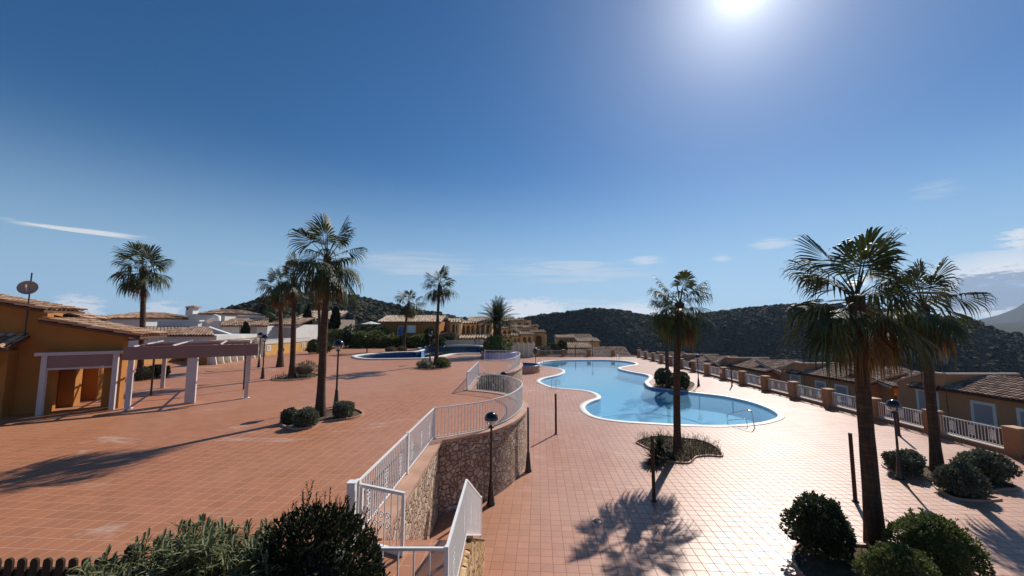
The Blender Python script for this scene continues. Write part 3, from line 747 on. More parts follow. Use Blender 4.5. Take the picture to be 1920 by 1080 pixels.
PLN = ['with a small white plate, closest to the clipped grey bushes', 'half hidden by the leaning palm trunk near the bush bed', 'between the thick palm and the globe lamp', 'with a dark stain, beside the thick palm trunk', 'casting a short shadow before the pale wall windows', 'next to the orange recessed wall', 'where the deck meets the curved pool end', 'behind the wooden pole across the pool', 'with a white notice plate, past the wooden pole', 'beyond the small lantern lamp', 'carrying a dark lifebuoy', 'hidden partly by the pool palm', 'just past the clipped island bushes', 'near the sandy spit of the pool', 'above the far pool ladder', 'second before the far corner', 'at the far corner of the deck']
def pillar(loc, lb):
    global pil0
    if pil0 is None:
        P = pil0 = thing('fence_pillar', loc, lb, 'pillar', 'ochre boundary pillars'); tag(P, kind='thing')
        part(m0, 'shaft', M['ochre_pillar'], P, False); part(m1, 'cap', M['pillar_cap'], P, False)
    else: P = copy_tree(pil0); P.location = loc; P['label'] = lb
    return P
for k, y in enumerate(PIL_Y): pillar(V(FX, y, 0), 'square ochre boundary pillar ' + PLN[k])
for k, x in enumerate((4.4, 8.55, 12.7, 16.7)): pillar(V(x, 64.3, 0), 'square ochre pillar of the far boundary ' + ('beside the cream screen wall', 'before the pale dead shrub', 'behind the wooden pole at the far rim', 'next to the corner roofs')[k])
pan0 = None
def panel_detail():
    P = thing('fence_railing', (0, 0, 0), 'x', 'railing', 'white railing panels of the boundary'); tag(P, kind='thing')
    Lp = 3.12 - .52
    part(MB().box((0, 0, 1.0), (.035, Lp, .03)), 'top_rail', M['white_dull'], P, False)
    part(MB().box((0, 0, .27), (.035, Lp, .03)), 'bottom_rail', M['white_dull'], P, False)
    n = 21
    for k in range(n):
        y = -Lp / 2 + Lp * (k + .5) / n; o = inst(me_bal, 'baluster', V(0, y, .284), P); o.scale = (1.1, 1.1, .70)
    for q in (-.29, 0, .29):
        m = MB(); y = q * Lp
        for zz in (.45, .58, .71, .84): m.box((0, y, zz), (.014, .17, .018))
        for yy in (-.075, -.025, .025, .075): m.box((0, y + yy, .645), (.0139, .018, .40))
        part(m, 'lattice_ornament', M['white_dull'], P, False)
    return P
def panel_simple(loc, rz, lb, Lp=2.6):
    m = MB(); m.box((0, 0, 1.0), (.035, Lp, .03)); m.box((0, 0, .27), (.035, Lp, .03)); n = int(Lp / .125)
    for k in range(n): m.box((0, -Lp/2 + Lp * (k + .5) / n, .635), (.018, .018, .70))
    for q in (-.29, 0, .29):
        for zz in (.5, .64, .78): m.box((0, q * Lp, zz), (.014, .17, .02))
    o = m.build('fence_railing', M['white_dull']); o.location = loc; o.rotation_euler = (0, 0, rz)
    tag(o, lb, 'railing', 'white railing panels of the boundary', 'thing')
PNN = ['between the plate pillar and the leaning palm', 'seen behind the globe lamp and the palm', 'before the arched doorway', 'behind the thick palm trunk', 'before the shuttered windows', 'before the pale window and the stained pillar', 'before the orange recess', 'next to the bend of the pool', 'behind the wooden pole', 'between the notice pillar and the pole', 'behind the small lantern lamp', 'beside the lifebuoy pillar', 'behind the pool palm', 'behind the clipped island bushes', 'by the sandy spit', 'near the far corner']
for k in range(16):
    loc = V(FX, PIL_Y[k] + 1.56, 0); lb = 'white railing panel ' + PNN[k]
    if k < 9:
        if pan0 is None: P = pan0 = panel_detail()
        else: P = copy_tree(pan0)
        P.location = loc; P['label'] = lb
    else: panel_simple(loc, 0, lb)
panel_simple(V(FX, PIL_Y[0] - 1.56, 0), 0, 'white railing panel cut by the picture edge past the plate pillar')
for k, x in enumerate((6.48, 10.63, 14.7)): panel_simple(V(x, 64.3, 0), PI / 2, 'white railing panel of the far boundary ' + ('before the pale dead shrub', 'before the low tiled house', 'next to the corner roofs')[k], 3.6)
# plates and lifebuoys
def plate(name, c, w, h, nrm_az, lb, cat, lines=4):
    L = thing(name, c, lb, cat, rz=nrm_az)
    part(MB().box((0, 0, 0), (w, .02, h)), 'board', M['frost'], L, False)
    m = MB()
    for k in range(lines):
        ww = w * (.7 - .15 * (k % 2)); m.box((-.03 * w, -.0115, h * (.32 - .64 * k / max(1, lines - 1))), (ww, .002, h * .07))
    part(m, 'print', M['black_iron'], L, False)
plate('notice_plate', V(FX - .262, PIL_Y[0] + .02, .72), .22, .28, -PI / 2, 'small white plate on the ochre pillar by the bushes', 'sign', 1)
plate('notice_plate', V(FX - .262, PIL_Y[8], .78), .34, .36, -PI / 2, 'white notice plate on a pillar beyond the wooden pole', 'sign', 3)
M['red'] = paint('red_plastic', (.5, .04, .03), .4, .5, .1)
def buoy(c, nx, ny, lb, mat):
    L = thing('lifebuoy', c, lb, 'lifebuoy'); a = V(-ny, nx, 0); b = V(0, 0, 1)
    part(MB().tube([c + a * (.27 * math.cos(t)) + b * (.27 * math.sin(t)) for t in [2*PI*k/20 for k in range(21)]], .075, 8), 'ring', mat, L)
    part(MB().tube([c + a * (.36 * math.cos(t)) + b * (.36 * math.sin(t)) for t in [2*PI*k/20 for k in range(21)]], .012, 5), 'rope', M['white_dull'], L)
buoy(V(FX - .34, PIL_Y[10], .72), -1, 0, 'dark lifebuoy hung on a pillar behind the clipped bushes', M['old_wood'])
# ================================================================= palms, bushes, planting beds
M['frond'] = leafmat('palm_frond', (.02, .032, .009), (.058, .074, .021), .55, .22, .35)
M['dead_frond'] = leafmat('dry_palm_frond', (.10, .05, .02), (.24, .13, .045), .7, .3, .2)
M['feather'] = leafmat('date_frond', (.018, .03, .012), (.05, .068, .026), .6, .15, .25)
def bark():
    t = NT('palm_bark'); co = t.coord('Object', scale=(1, 1, 1)); st = t.coord('Object', scale=(9, 9, 1.2)); rg = t.coord('Object', scale=(.6, .6, 11))
    n = t.noise(st, 1.4, 6, .65); r = t.noise(rg, 1.0, 4, .6); f = t.noise(co, 30, 4, .6)
    v = t.math('ADD', t.math('ADD', t.math('MULTIPLY', n, .4), t.math('MULTIPLY', r, .4)), t.math('MULTIPLY', f, .2))
    return t.done(t.bsdf(t.ramp(v, [(.35, (.035, .021, .014)), (.52, (.085, .052, .034)), (.68, (.17, .11, .072))]), .9, .2, t.bump(v, .9, .06)))
M['bark'] = bark()
class Leaves:
    def __init__(s): s.v = []; s.f4 = []; s.n = 0
def fan_leaf(m, rnd, org, az_, el_, Lp, Lb, droop, nseg=22, dead=False):
    """one fan frond: arching stalk, then a split, drooping blade"""
    d = V(math.cos(az_) * math.cos(el_), math.sin(az_) * math.cos(el_), math.sin(el_))
    p = Vector(org); pts = [p.copy()]; steps = 5
    for i in range(steps):
        d = (d + V(0, 0, -.10 * droop * (i + 1) / steps * (1.0 if abs(d.z) < .95 else .3))).normalized()
        p = p + d * (Lp / steps); pts.append(p.copy())
    m.tube(pts, [.028, .022, .018, .015, .012, .010], 4, False, False)
    side = d.cross(V(0, 0, 1))
    side = side.normalized() if side.length > .05 else V(-math.sin(az_), math.cos(az_), 0)
    nrm = side.cross(d).normalized()
    if nrm.z < 0: nrm = -nrm
    ro = rnd.uniform(-.55, .55); side = (side * math.cos(ro) + nrm * math.sin(ro)).normalized(); nrm = side.cross(d).normalized()
    if nrm.z < 0: nrm = -nrm
    # the blade bends down along its own midrib
    vs, fs = [], []
    spread = math.radians(98 if not dead else 55)
    half = spread / nseg
    for k in range(nseg):
        th = -spread + 2 * spread * (k + .5) / nseg + rnd.uniform(-.04, .04)
        L = Lb * (.72 + .28 * math.cos(th * .9)) * rnd.uniform(.86, 1.08)
        e = d * math.cos(th) + side * math.sin(th) - nrm * (.30 * abs(math.sin(th))) ; root = p + d * (Lb * .26 * max(0, math.cos(th)) ** 2)
        e.normalize(); wv = (side * math.cos(th) - d * math.sin(th))
        base = len(vs); dr = droop * rnd.uniform(.75, 1.3)
        for r, wd, gdrop in ((.06, .25, 0), (.48, 1.0, .04), (.72, .74, .2), (.9, .38, .55), (1.06, .04, 1.0)):
            wid = L * min(r, .55) * half * wd * 1.08
            c = root + e * (L * r * (1 - .25 * gdrop * dr)) + V(0, 0, -L * .52 * gdrop * dr)
            vs.append(c - wv * wid - nrm * wid * .25); vs.append(c + wv * wid - nrm * wid * .25)
        for j in range(4): fs.append((base + 2*j, base + 2*j + 1, base + 2*j + 3, base + 2*j + 2))
    m.add(vs, fs, False)
def palm(name, base, H, reach, label, seed=1, nl=30, lean=(0, 0), r0=.26, r1=.16, droop=1.0, dead=10, nseg=22, flare=1.5, updown=(82, -38), crown_grp='fan palms around the pools'):
    rnd = random.Random(seed); base = Vector(base); reach *= .82; nl = int(nl * .76)
    P = thing(name, base, label, 'palm tree', crown_grp)
    pts, rs = [], []
    for i in range(15):
        t = i / 14
        pts.append(base + V(lean[0] * t * t, lean[1] * t * t, H * t))
        rr = .66 * (r0 + (r1 - r0) * min(1, t * 1.15))
        if t < .12: rr *= 1 + (flare - 1) * (1 - t / .12)
        if t > .86: rr *= 1 + .45 * (t - .86) / .14
        rs.append(rr * (1 + rnd.uniform(-.05, .05)))
    pts[0].z -= .05
    part(MB().tube(pts, rs, 12), 'trunk', M['bark'], P)
    top = pts[-1]
    c = MB(); ga_ = 2.39996
    for i in range(nl):
        t = (i + .5) / nl
        el_ = math.radians(updown[0] + (updown[1] - updown[0]) * t ** .9 + rnd.uniform(-15, 15))
        a_ = i * ga_ + rnd.uniform(-.35, .35)
        Lp = reach * rnd.uniform(.30, .66); Lb = reach * rnd.uniform(.54, .74)
        fan_leaf(c, rnd, top + V(rnd.uniform(-.05, .05), rnd.uniform(-.05, .05), -.28 * t + .05), a_, el_, Lp, Lb, droop * (.38 + .95 * t), nseg)
    # young spear leaves
    for k in range(2):
        a_ = rnd.uniform(0, 6.28); q = top + V(.35 * reach * math.cos(a_) * .5, .35 * reach * math.sin(a_) * .5, reach * .75)
        c.tube([top, top.lerp(q, .6), q], [.02, .016, .004], 4, False, False)
    part(c, 'crown', M['frond'], P)
    if dead:
        c = MB()
        for i in range(dead):
            a_ = i * ga_ + rnd.uniform(-.4, .4); el_ = math.radians(rnd.uniform(-72, -38))
            fan_leaf(c, rnd, top + V(0, 0, -.15 - rnd.uniform(0, .3)), a_, el_, reach * rnd.uniform(.28, .48), reach * rnd.uniform(.42, .6), 1.25, max(10, nseg - 6), True)
        part(c, 'dead_fronds', M['dead_frond'], P)
    return P
def hgt(p, py):                 # world height seen at pixel row py over the ground point p
    c = (540 - py) / F; return CZ + p.y * (SP + c * CP) / (CP - c * SP)
def palm_px(px, py, z, crown_py, radius_px, label, seed, top_px=None, **k):
    p = G(px, py, z); H = hgt(p, crown_py) - z; sc = 720 / (p.y * CP)
    if top_px is not None:
        q = D(top_px, crown_py, p.y); k['lean'] = (q.x - p.x, 0)
    return palm('fan_palm', p, H, radius_px / sc, label, seed, **k)
palm_px(1642, 1022, 0, 556, 142, 'large fan palm with a thick trunk rising from the bush bed, ragged drooping crown', 11, 1604, nl=38, r0=.29, r1=.2, droop=.95, dead=9, nseg=28, flare=1.25, updown=(82, -30))
palm_px(1758, 884, 0, 572, 92, 'slender fan palm leaning beside the grey bushes near the boundary wall', 12, 1731, nl=30, r0=.25, r1=.2, droop=1.1, dead=9, nseg=24, flare=1.35)
palm_px(1271, 848, 0, 568, 74, 'fan palm in the kidney shaped bed between the yucca and the pool', 13, 1274, nl=30, r0=.22, r1=.21, droop=1.15, dead=13, nseg=24, flare=1.5)
palm_px(1252, 727, 0, 590, 44, 'fan palm on the pool island, its crown behind that of a bigger palm', 14, 1250, nl=26, r0=.24, r1=.2, droop=1.2, dead=9, nseg=18)
palm_px(600, 780, TZ, 484, 84, 'tall fan palm on the terrace between clipped round bushes', 15, 614, nl=36, r0=.24, r1=.16, droop=1.05, dead=7, nseg=26, flare=1.5)
palm_px(547, 708, TZ, 520, 46, 'fan palm next to the dry twiggy bush on the terrace', 16, 551, nl=30, r0=.26, r1=.2, droop=1.0, dead=8, nseg=20)
palm_px(525, 688, TZ, 537, 42, 'fan palm behind the lamps, close to the ochre wall with the sign', 17, 523, nl=28, r0=.3, r1=.22, droop=1.1, dead=10, nseg=20, flare=1.6)
palm_px(598, 662, TZ, 556, 24, 'far fan palm standing among round clipped bushes behind the tall palm', 18, 597, nl=24, r0=.3, r1=.24, droop=1.0, dead=5, nseg=14)
palm_px(757, 657, TZ, 566, 32, 'slim fan palm at the spit of the upper pool', 19, 767, nl=24, r0=.3, r1=.2, droop=1.0, dead=9, nseg=16)
palm_px(818, 684, TZ, 534, 42, 'tall slim fan palm before the upper pool with a thin open crown', 20, 824, nl=24, r0=.26, r1=.15, droop=.9, dead=2, nseg=20, flare=1.5)
palm_px(261, 712, TZ, 504, 55, 'fan palm with a dense round crown standing behind the pergola', 21, 268, nl=36, r0=.23, r1=.2, droop=.9, dead=3, nseg=22, flare=1.2)
palm('fan_palm', D(563, 641, 62), 3.6, 2.4, 'small pale fan palm in front of the tile roofed house by the cypress', 22, nl=22, r0=.25, r1=.22, droop=1.0, dead=0, nseg=14)
palm('fan_palm', D(517, 640, 55), 3.7, 2.8, 'pale dusty fan palm in the garden of the white house', 23, nl=22, r0=.22, r1=.2, droop=1.2, dead=5, nseg=14)
# ---- feather palms
def feather(m, rnd, org, az_, el_, L, bend, n=30, wl=.3, up=.35):
    d = V(math.cos(az_) * math.cos(el_), math.sin(az_) * math.cos(el_), math.sin(el_)); p = Vector(org); pts = [p.copy()]; ds = [d.copy()]
    for i in range(8):
        d = (d + V(0, 0, -bend * .07 * (i + 1))).normalized(); p = p + d * (L / 8); pts.append(p.copy()); ds.append(d.copy())
    m.tube(pts, [.022 - .0023 * i for i in range(9)], 4, False, False)
    vs, fs = [], []
    for k in range(n):
        t = (k + 1.5) / (n + 1.5); i = min(7, int(t * 8)); u = t * 8 - i; c = pts[i].lerp(pts[i + 1], u); dd = ds[i + 1]
        s_ = dd.cross(V(0, 0, 1)); s_ = s_.normalized() if s_.length > .05 else V(1, 0, 0); nn = s_.cross(dd)
        ll = L * wl * (1 - .75 * abs(t - .45)) * rnd.uniform(.85, 1.1)
        for sg in (-1, 1):
            e = (s_ * sg + dd * .75 + nn * up).normalized(); b = len(vs); w_ = L * .011
            vs += [c, c + e * ll * .5 + dd * w_, c + e * ll + V(0, 0, -ll * .15), c + e * ll * .5 - dd * w_]; fs.append((b, b + 1, b + 2, b + 3))
    m.add(vs, fs)
def date_palm(name, base, H, L, label, cat='palm tree', seed=1, nl=40, r=.22, trunk=True, els=(80, -35), bend=1.0, mat='feather'):
    rnd = random.Random(seed); P = thing(name, base, label, cat); top = Vector(base) + V(0, 0, H)
    if trunk: part(MB().tube([Vector(base) + V(0, 0, H * k / 8) for k in range(9)], [r * (1.15 + .12 * math.sin(k * 9)) for k in range(9)], 12), 'trunk', M['bark'], P)
    m = MB()
    for i in range(nl):
        t = (i + .5) / nl; feather(m, rnd, top, i * 2.39996 + rnd.uniform(-.2, .2), math.radians(els[0] + (els[1] - els[0]) * t + rnd.uniform(-6, 6)), L * rnd.uniform(.85, 1.1), bend)
    part(m, 'crown', M[mat], P)
    return P
pb = D(932, 666, 41.5)
date_palm('date_palm', V(pb.x, pb.y, TZ), hgt(pb, 604) - TZ, 2.5, 'stout date palm with stiff feather fronds behind the violet basin', seed=31, nl=64, r=.4, els=(84, -12), bend=.28)
def yucca(loc, heads, label, seed):
    rnd = random.Random(seed); Y = thing('yucca', loc, label, 'yucca'); st_ = MB(); lv = MB()
    for (dx, dy, dz), R, n in heads:
        h = Vector(loc) + V(dx, dy, dz); st_.tube([Vector(loc), Vector(loc).lerp(h, .5) + V(0, 0, -.04), h], [.06, .05, .045], 7)
        for k in range(n):
            a_ = rnd.uniform(0, 2*PI); e_ = math.asin(rnd.uniform(-.85, 1)); d = V(math.cos(a_)*math.cos(e_), math.sin(a_)*math.cos(e_), math.sin(e_))
            s_ = d.cross(V(.1, .2, 1)).normalized(); w_ = .03; L = R * rnd.uniform(.8, 1.1)
            lv.add([h + s_ * w_, h - s_ * w_, h + d * L * .6 - s_ * w_ * .8, h + d * L * .6 + s_ * w_ * .8, h + d * L], [(0, 1, 2, 3), (3, 2, 4)])
    part(st_, 'stem', M['bark'], Y); part(lv, 'rosette', M['feather'], Y)
yb = G(1262, 862)
yucca(V(yb.x, yb.y, 0), [((-.55, -.05, .52), .62, 150), ((-.92, -.4, .2), .56, 150), ((-.2, .1, .3), .3, 50)], 'dark spiky yucca leaning out of the bed behind a wooden pole', 3)
# ---- bushes
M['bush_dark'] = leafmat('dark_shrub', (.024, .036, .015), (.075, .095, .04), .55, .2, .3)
M['bush_green'] = leafmat('green_shrub', (.06, .08, .022), (.165, .19, .06), .55, .3, .3)
M['bush_grey'] = leafmat('grey_green_shrub', (.08, .09, .055), (.19, .205, .135), .65, .15, .3)
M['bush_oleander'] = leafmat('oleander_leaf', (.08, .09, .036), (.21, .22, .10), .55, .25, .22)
M['bush_dry'] = leafmat('dry_shrub', (.10, .072, .045), (.24, .18, .12), .85, .15, .2)
M['juniper'] = leafmat('juniper_spray', (.008, .014, .005), (.04, .05, .018), .6, .12, .3)
def blob_dirs(n, rng): 
    v = rng.normal(size=(n, 3)); return v / np.linalg.norm(v, axis=1)[:, None]
def leaf_quads(c, d, L, W_, rng, fold=.25):
    """pointed leaves: c centres, d unit directions"""
    n = len(c); r = rng.normal(size=(n, 3)); s_ = np.cross(d, r); s_ /= np.linalg.norm(s_, axis=1)[:, None] + 1e-9
    nn = np.cross(s_, d); L = L[:, None]; W_ = W_[:, None]
    v = np.stack([c, c + d * L * .45 + s_ * W_ + nn * W_ * fold, c + d * L, c + d * L * .45 - s_ * W_ + nn * W_ * fold], 1).reshape(-1, 3)
    f = np.arange(n * 4).reshape(n, 4); return v, f
def bush_mesh(c, rx, ry, h, n, leaf, seed, lobes=7, rough=.28, upr=.35, slim=.28, box=0.0, shoots=0):
    """leaf clumps through an uneven crown over a dark inner mass"""
    rng = np.random.default_rng(seed); m = MB(); c = np.array(c, float)
    lob = blob_dirs(lobes * 3, rng); amp = rng.uniform(-.6, 1, lobes * 3) * rough
    def rad(dv):
        s_ = np.zeros(len(dv))
        for l, a_ in zip(lob, amp): s_ += a_ * np.clip(dv @ l, 0, 1) ** 10
        return 1 + s_
    def shape(dv):
        if box: 
            mx = np.max(np.abs(dv), axis=1)[:, None]; dv = dv * (1 - box) + dv / mx * .86 * box
        return dv
    S = np.array([rx, ry, h / 2]); ctr = c + np.array([0, 0, h / 2])
    d = blob_dirs(n, rng); d = d[d[:, 2] > -.8]
    k = rng.uniform(.0, 1, len(d)) ** .35 * .34 + .70
    pos = ctr + shape(d) * S * (rad(d) * k)[:, None]
    pos[:, 2] = np.maximum(pos[:, 2], c[2] + .02)
    dirs = d * .9 + rng.normal(size=d.shape) * .55 + np.array([0, 0, upr]); dirs /= np.linalg.norm(dirs, axis=1)[:, None]
    L = leaf * rng.uniform(.6, 1.25, len(d)); v, f = leaf_quads(pos, dirs, L, L * slim, rng); m.arrays(v, f)
    if shoots:
        ds = blob_dirs(shoots * 3, rng); ds = ds[ds[:, 2] > -.1][:shoots]; q = 26
        b0 = ctr + shape(ds) * S * (rad(ds) * .9)[:, None]; ax = ds * .7 + np.array([0, 0, .8]) + rng.normal(size=ds.shape) * .25; ax /= np.linalg.norm(ax, axis=1)[:, None]
        ln = rng.uniform(.10, .34, len(ds)) * min(rx, h); tt = np.linspace(.05, 1, q)
        pos = (b0[:, None, :] + ax[:, None, :] * (ln[:, None] * tt[None])[:, :, None]).reshape(-1, 3) + rng.normal(size=(len(ds) * q, 3)) * leaf * .12
        dirs = np.repeat(ax, q, 0) * .8 + rng.normal(size=(len(ds) * q, 3)) * .6; dirs /= np.linalg.norm(dirs, axis=1)[:, None]
        L = leaf * rng.uniform(.5, 1.0, len(pos)); v, f = leaf_quads(pos, dirs, L, L * slim, rng); m.arrays(v, f)
    # inner mass
    u = 16; w_ = 10; vv = []
    for j in range(w_ + 1):
        for i in range(u):
            th = PI * j / w_; ph = 2 * PI * i / u; vv.append((math.sin(th) * math.cos(ph), math.sin(th) * math.sin(ph), math.cos(th)))
    vv = np.array(vv); vp = ctr + shape(vv) * S * (rad(vv) * .74)[:, None]; vp[:, 2] = np.maximum(vp[:, 2], c[2] - .02)
    ff = [(j*u + i, j*u + (i+1) % u, (j+1)*u + (i+1) % u, (j+1)*u + i) for j in range(w_) for i in range(u)]
    m.add(vp.tolist(), ff, True)
    return m
def bush(c, rx, ry, h, n, leaf, mat, label, seed, name='bush', group=None, **k):
    o = bush_mesh(c, rx, ry, h, n, leaf, seed, **k).build(name, M[mat], None, c)
    return tag(o, label, 'bush', group, 'thing')
def bush_px(x0, x1, yt, yb, z, n, leaf, mat, label, seed, depth=1.0, **k):
    c = G((x0 + x1) / 2, yb, z); s = c.y / 720
    rx = (x1 - x0) / 2 * s * .84; ry = rx * depth; c.y += ry * .55
    s = c.y / 720; rx = (x1 - x0) / 2 * s * (.80 if x0 < 1600 else .68); ry = rx * depth; c.x = ((x0 + x1) / 2 - 960) * s * 1.0
    q = D((x0 + x1) / 2, yt, c.y); c.x = q.x; h = max(.25, q.z - z)
    return bush(V(c.x, c.y, z), rx, ry, h, n, leaf, mat, label, seed, **k)
bush_px(1482, 1598, 938, 1052, 0, 5200, .085, 'bush_dark', 'dark upright bush on the pool deck side of the thick palm trunk', 41, .62, rough=.6, lobes=5, shoots=60)
bush_px(1662, 1834, 972, 1098, 0, 8000, .075, 'bush_green', 'broad rounded dark green bush beside the thick palm trunk, cut by the picture edge', 42, .8, rough=.35, shoots=80)
bush_px(1612, 1756, 1030, 1150, 0, 6000, .07, 'bush_green', 'lighter green bush at the foot of the thick palm, mostly below the frame', 43, .8, rough=.35, shoots=60)
bush_px(1661, 1729, 848, 894, 0, 2600, .10, 'bush_grey', 'dark grey bush behind the globe lamp base', 44, .9, rough=.5, shoots=45)
bush_px(1754, 1838, 878, 934, 0, 3200, .10, 'bush_grey', 'grey leaved bush in the bed between two others by the boundary', 45, .9, rough=.45, shoots=50)
bush_px(1806, 1884, 850, 908, 0, 3000, .11, 'bush_grey', 'ragged grey bush closest to the boundary pillar with the plate', 46, .9, rough=.65, shoots=60)
bush_px(529, 560, 769, 795, TZ, 1500, .09, 'bush_grey', 'small clipped bush furthest from the tall palm trunk on the terrace bed', 47, rough=.12, box=.3)
bush_px(551, 598, 768, 803, TZ, 2600, .085, 'bush_grey', 'larger clipped grey green bush in front of the tall terrace palm', 48, rough=.12, box=.3)
bush_px(625, 664, 755, 785, TZ, 2200, .085, 'bush_grey', 'clipped grey green bush at the foot of the terrace globe lamp', 49, rough=.12, box=.3)
bush_px(277, 314, 686, 708, TZ, 1500, .14, 'bush_dark', 'dark clipped bush behind the pergola, before the low ochre wall', 50, rough=.1, box=.5)
bush_px(258, 280, 690, 713, TZ, 1200, .12, 'bush_grey', 'pale clipped bush behind the pergola next to a palm trunk', 51, rough=.1, box=.4)
bush_px(552, 594, 680, 707, TZ, 1600, .16, 'bush_dry', 'dry brown twiggy bush beside a fan palm on the terrace', 52, rough=.35, slim=.06, upr=.9)
bush_px(576, 601, 638, 664, TZ, 1400, .17, 'bush_dark', 'round clipped dark bush with a lamp beside it near the ochre wall', 53, rough=.08)
bush_px(606, 621, 640, 662, TZ, 900, .17, 'bush_dark', 'round clipped dark bush behind the tall palm trunk', 54, rough=.08)
bush_px(722, 746, 651, 661, TZ, 1000, .14, 'bush_dry', 'low rounded brownish bush on the spit of the upper pool', 55, rough=.1)
bush_px(744, 764, 650, 660, TZ, 900, .14, 'bush_dry', 'second low brownish bush by the foot of the upper pool palm', 56, rough=.1)
bush_px(783, 812, 678, 691, TZ, 900, .22, 'bush_grey', 'tufty grass like plant at the foot of the slim terrace palm', 57, slim=.07, upr=1.1, rough=.4)
bush_px(816, 844, 672, 689, TZ, 1000, .14, 'bush_green', 'small leafy bush against the slim terrace palm trunk', 58, rough=.4)
bush_px(1226, 1262, 692, 726, 0, 2400, .16, 'bush_dark', 'round clipped bush on the pool island, the one beside the island palm trunk', 59, rough=.1)
bush_px(1258, 1292, 699, 732, 0, 2200, .16, 'bush_dark', 'round clipped bush on the pool island next to the white urn', 60, rough=.15)
bush_px(895, 930, 690, 726, 0, 1200, .3, 'bush_green', 'light green leafy plant growing in the corner between the two curved bays', 61, rough=.4)
for k, (px, py, L, hh) in enumerate(((918, 712, 1.3, 1.6), (936, 716, 1.1, 1.3))):
    b = D(px, py, 24 + k); date_palm('cycad', V(b.x, b.y, 0), hh, L, ('dark feathery cycad between the two curved railings', 'lower feathery cycad beside the stone wall of the far bay')[k], 'cycad', seed=70 + k, nl=26, r=.2, els=(70, -10), bend=.9)
b = D(930, 668, 40); bush(V(b.x, b.y, TZ - .3), 1.25, 1.1, 2.3, 1500, .36, 'bush_green', 'tall leafy bush around the trunk of the date palm', 62, rough=.6, slim=.16)
# ---- planting beds
def bed(pts, z, label, lip=.06):
    P = [V(p.x, p.y, 0) for p in catmull([G(x, y, z) for x, y in pts], 5, True)]
    if area(P) < 0: P.reverse()
    o = MB().sheet(P, (), z + .006).build('soil_bed', M['soil']); tag(o, label, kind='structure')
    inner = offset(P, .06, True); m = MB(); n = len(P)
    vs = [(p.x, p.y, z) for p in P] + [(p.x, p.y, z + lip) for p in P] + [(p.x, p.y, z + lip) for p in inner] + [(p.x, p.y, z) for p in inner]
    m.add(vs, [(r*n + i, r*n + (i+1) % n, (r+1)*n + (i+1) % n, (r+1)*n + i) for r in range(3) for i in range(n)])
    e = m.build('bed_edging', M['coping']); tag(e, kind='structure')
    return P
bedA = bed([(1192,829),(1212,822),(1240,818),(1275,822),(1310,826),(1338,836),(1354,850),(1354,857),(1330,856),(1308,858),(1298,866),(1290,870),(1262,868),(1238,862),(1225,848),(1205,838)], 0, 'kidney shaped bed of dry soil')
bedB = bed([(1652,872),(1668,868),(1700,866),(1740,876),(1760,886),(1810,898),(1850,896),(1890,908),(1912,918),(1880,920),(1850,928),(1880,938),(1840,941),(1790,936),(1755,918),(1740,900),(1700,892),(1670,884)], 0, 'wavy bed of soil under the grey bushes')
bedC = bed([(1484,1040),(1500,1018),(1540,1008),(1600,1022),(1660,1024),(1720,1030),(1790,1040),(1830,1070),(1835,1110),(1760,1150),(1640,1150),(1560,1110),(1500,1080)], 0, 'bed of soil under the thick palm')
bedD = bed([(526,797),(535,783),(560,774),(600,772),(625,768),(655,766),(675,771),(682,778),(660,786),(630,789),(602,794),(585,803),(560,806),(540,804)], TZ, 'small bed of soil under the tall terrace palm')
bedE = bed([(508,712),(530,704),(570,700),(600,703),(590,709),(560,713),(530,715)], TZ, 'bed under the twin terrace palms')
bedF = bed([(780,690),(800,684),(830,683),(848,688),(830,692),(800,694)], TZ, 'bed under the slim terrace palm')
bedG = bed([(1225,722),(1240,716),(1270,712),(1295,716),(1304,722),(1294,732),(1270,731),(1245,729)], 0, 'soil of the pool island')
# island wall toward the water
isl = [G(x, y) for x, y in ((1218,713),(1216,721),(1228,727),(1260,731),(1292,734))]
M['island_band'] = mosaic('island_mosaic', (.02, .06, .2), (.04, .1, .3))
tag(MB().ribbon(offset(catmull(isl, 5), -.4), -.9, .02).build('island_lining', M['island_band']), kind='structure')
c = G(1273, 728); u_ = thing('urn', c, 'white round urn at the edge of the pool island', 'urn')
part(MB().lathe([(0, 0), (.22, 0), (.2, .08), (.42, .35), (.5, .6), (.46, .75), (.5, .8), (.42, .8), (.3, .5)], c, 18), 'bowl', M['white_dull'], u_)
part(bush_mesh((c.x, c.y, .7), .4, .4, .5, 200, .2, 5), 'plant', M['bush_dark'], u_)
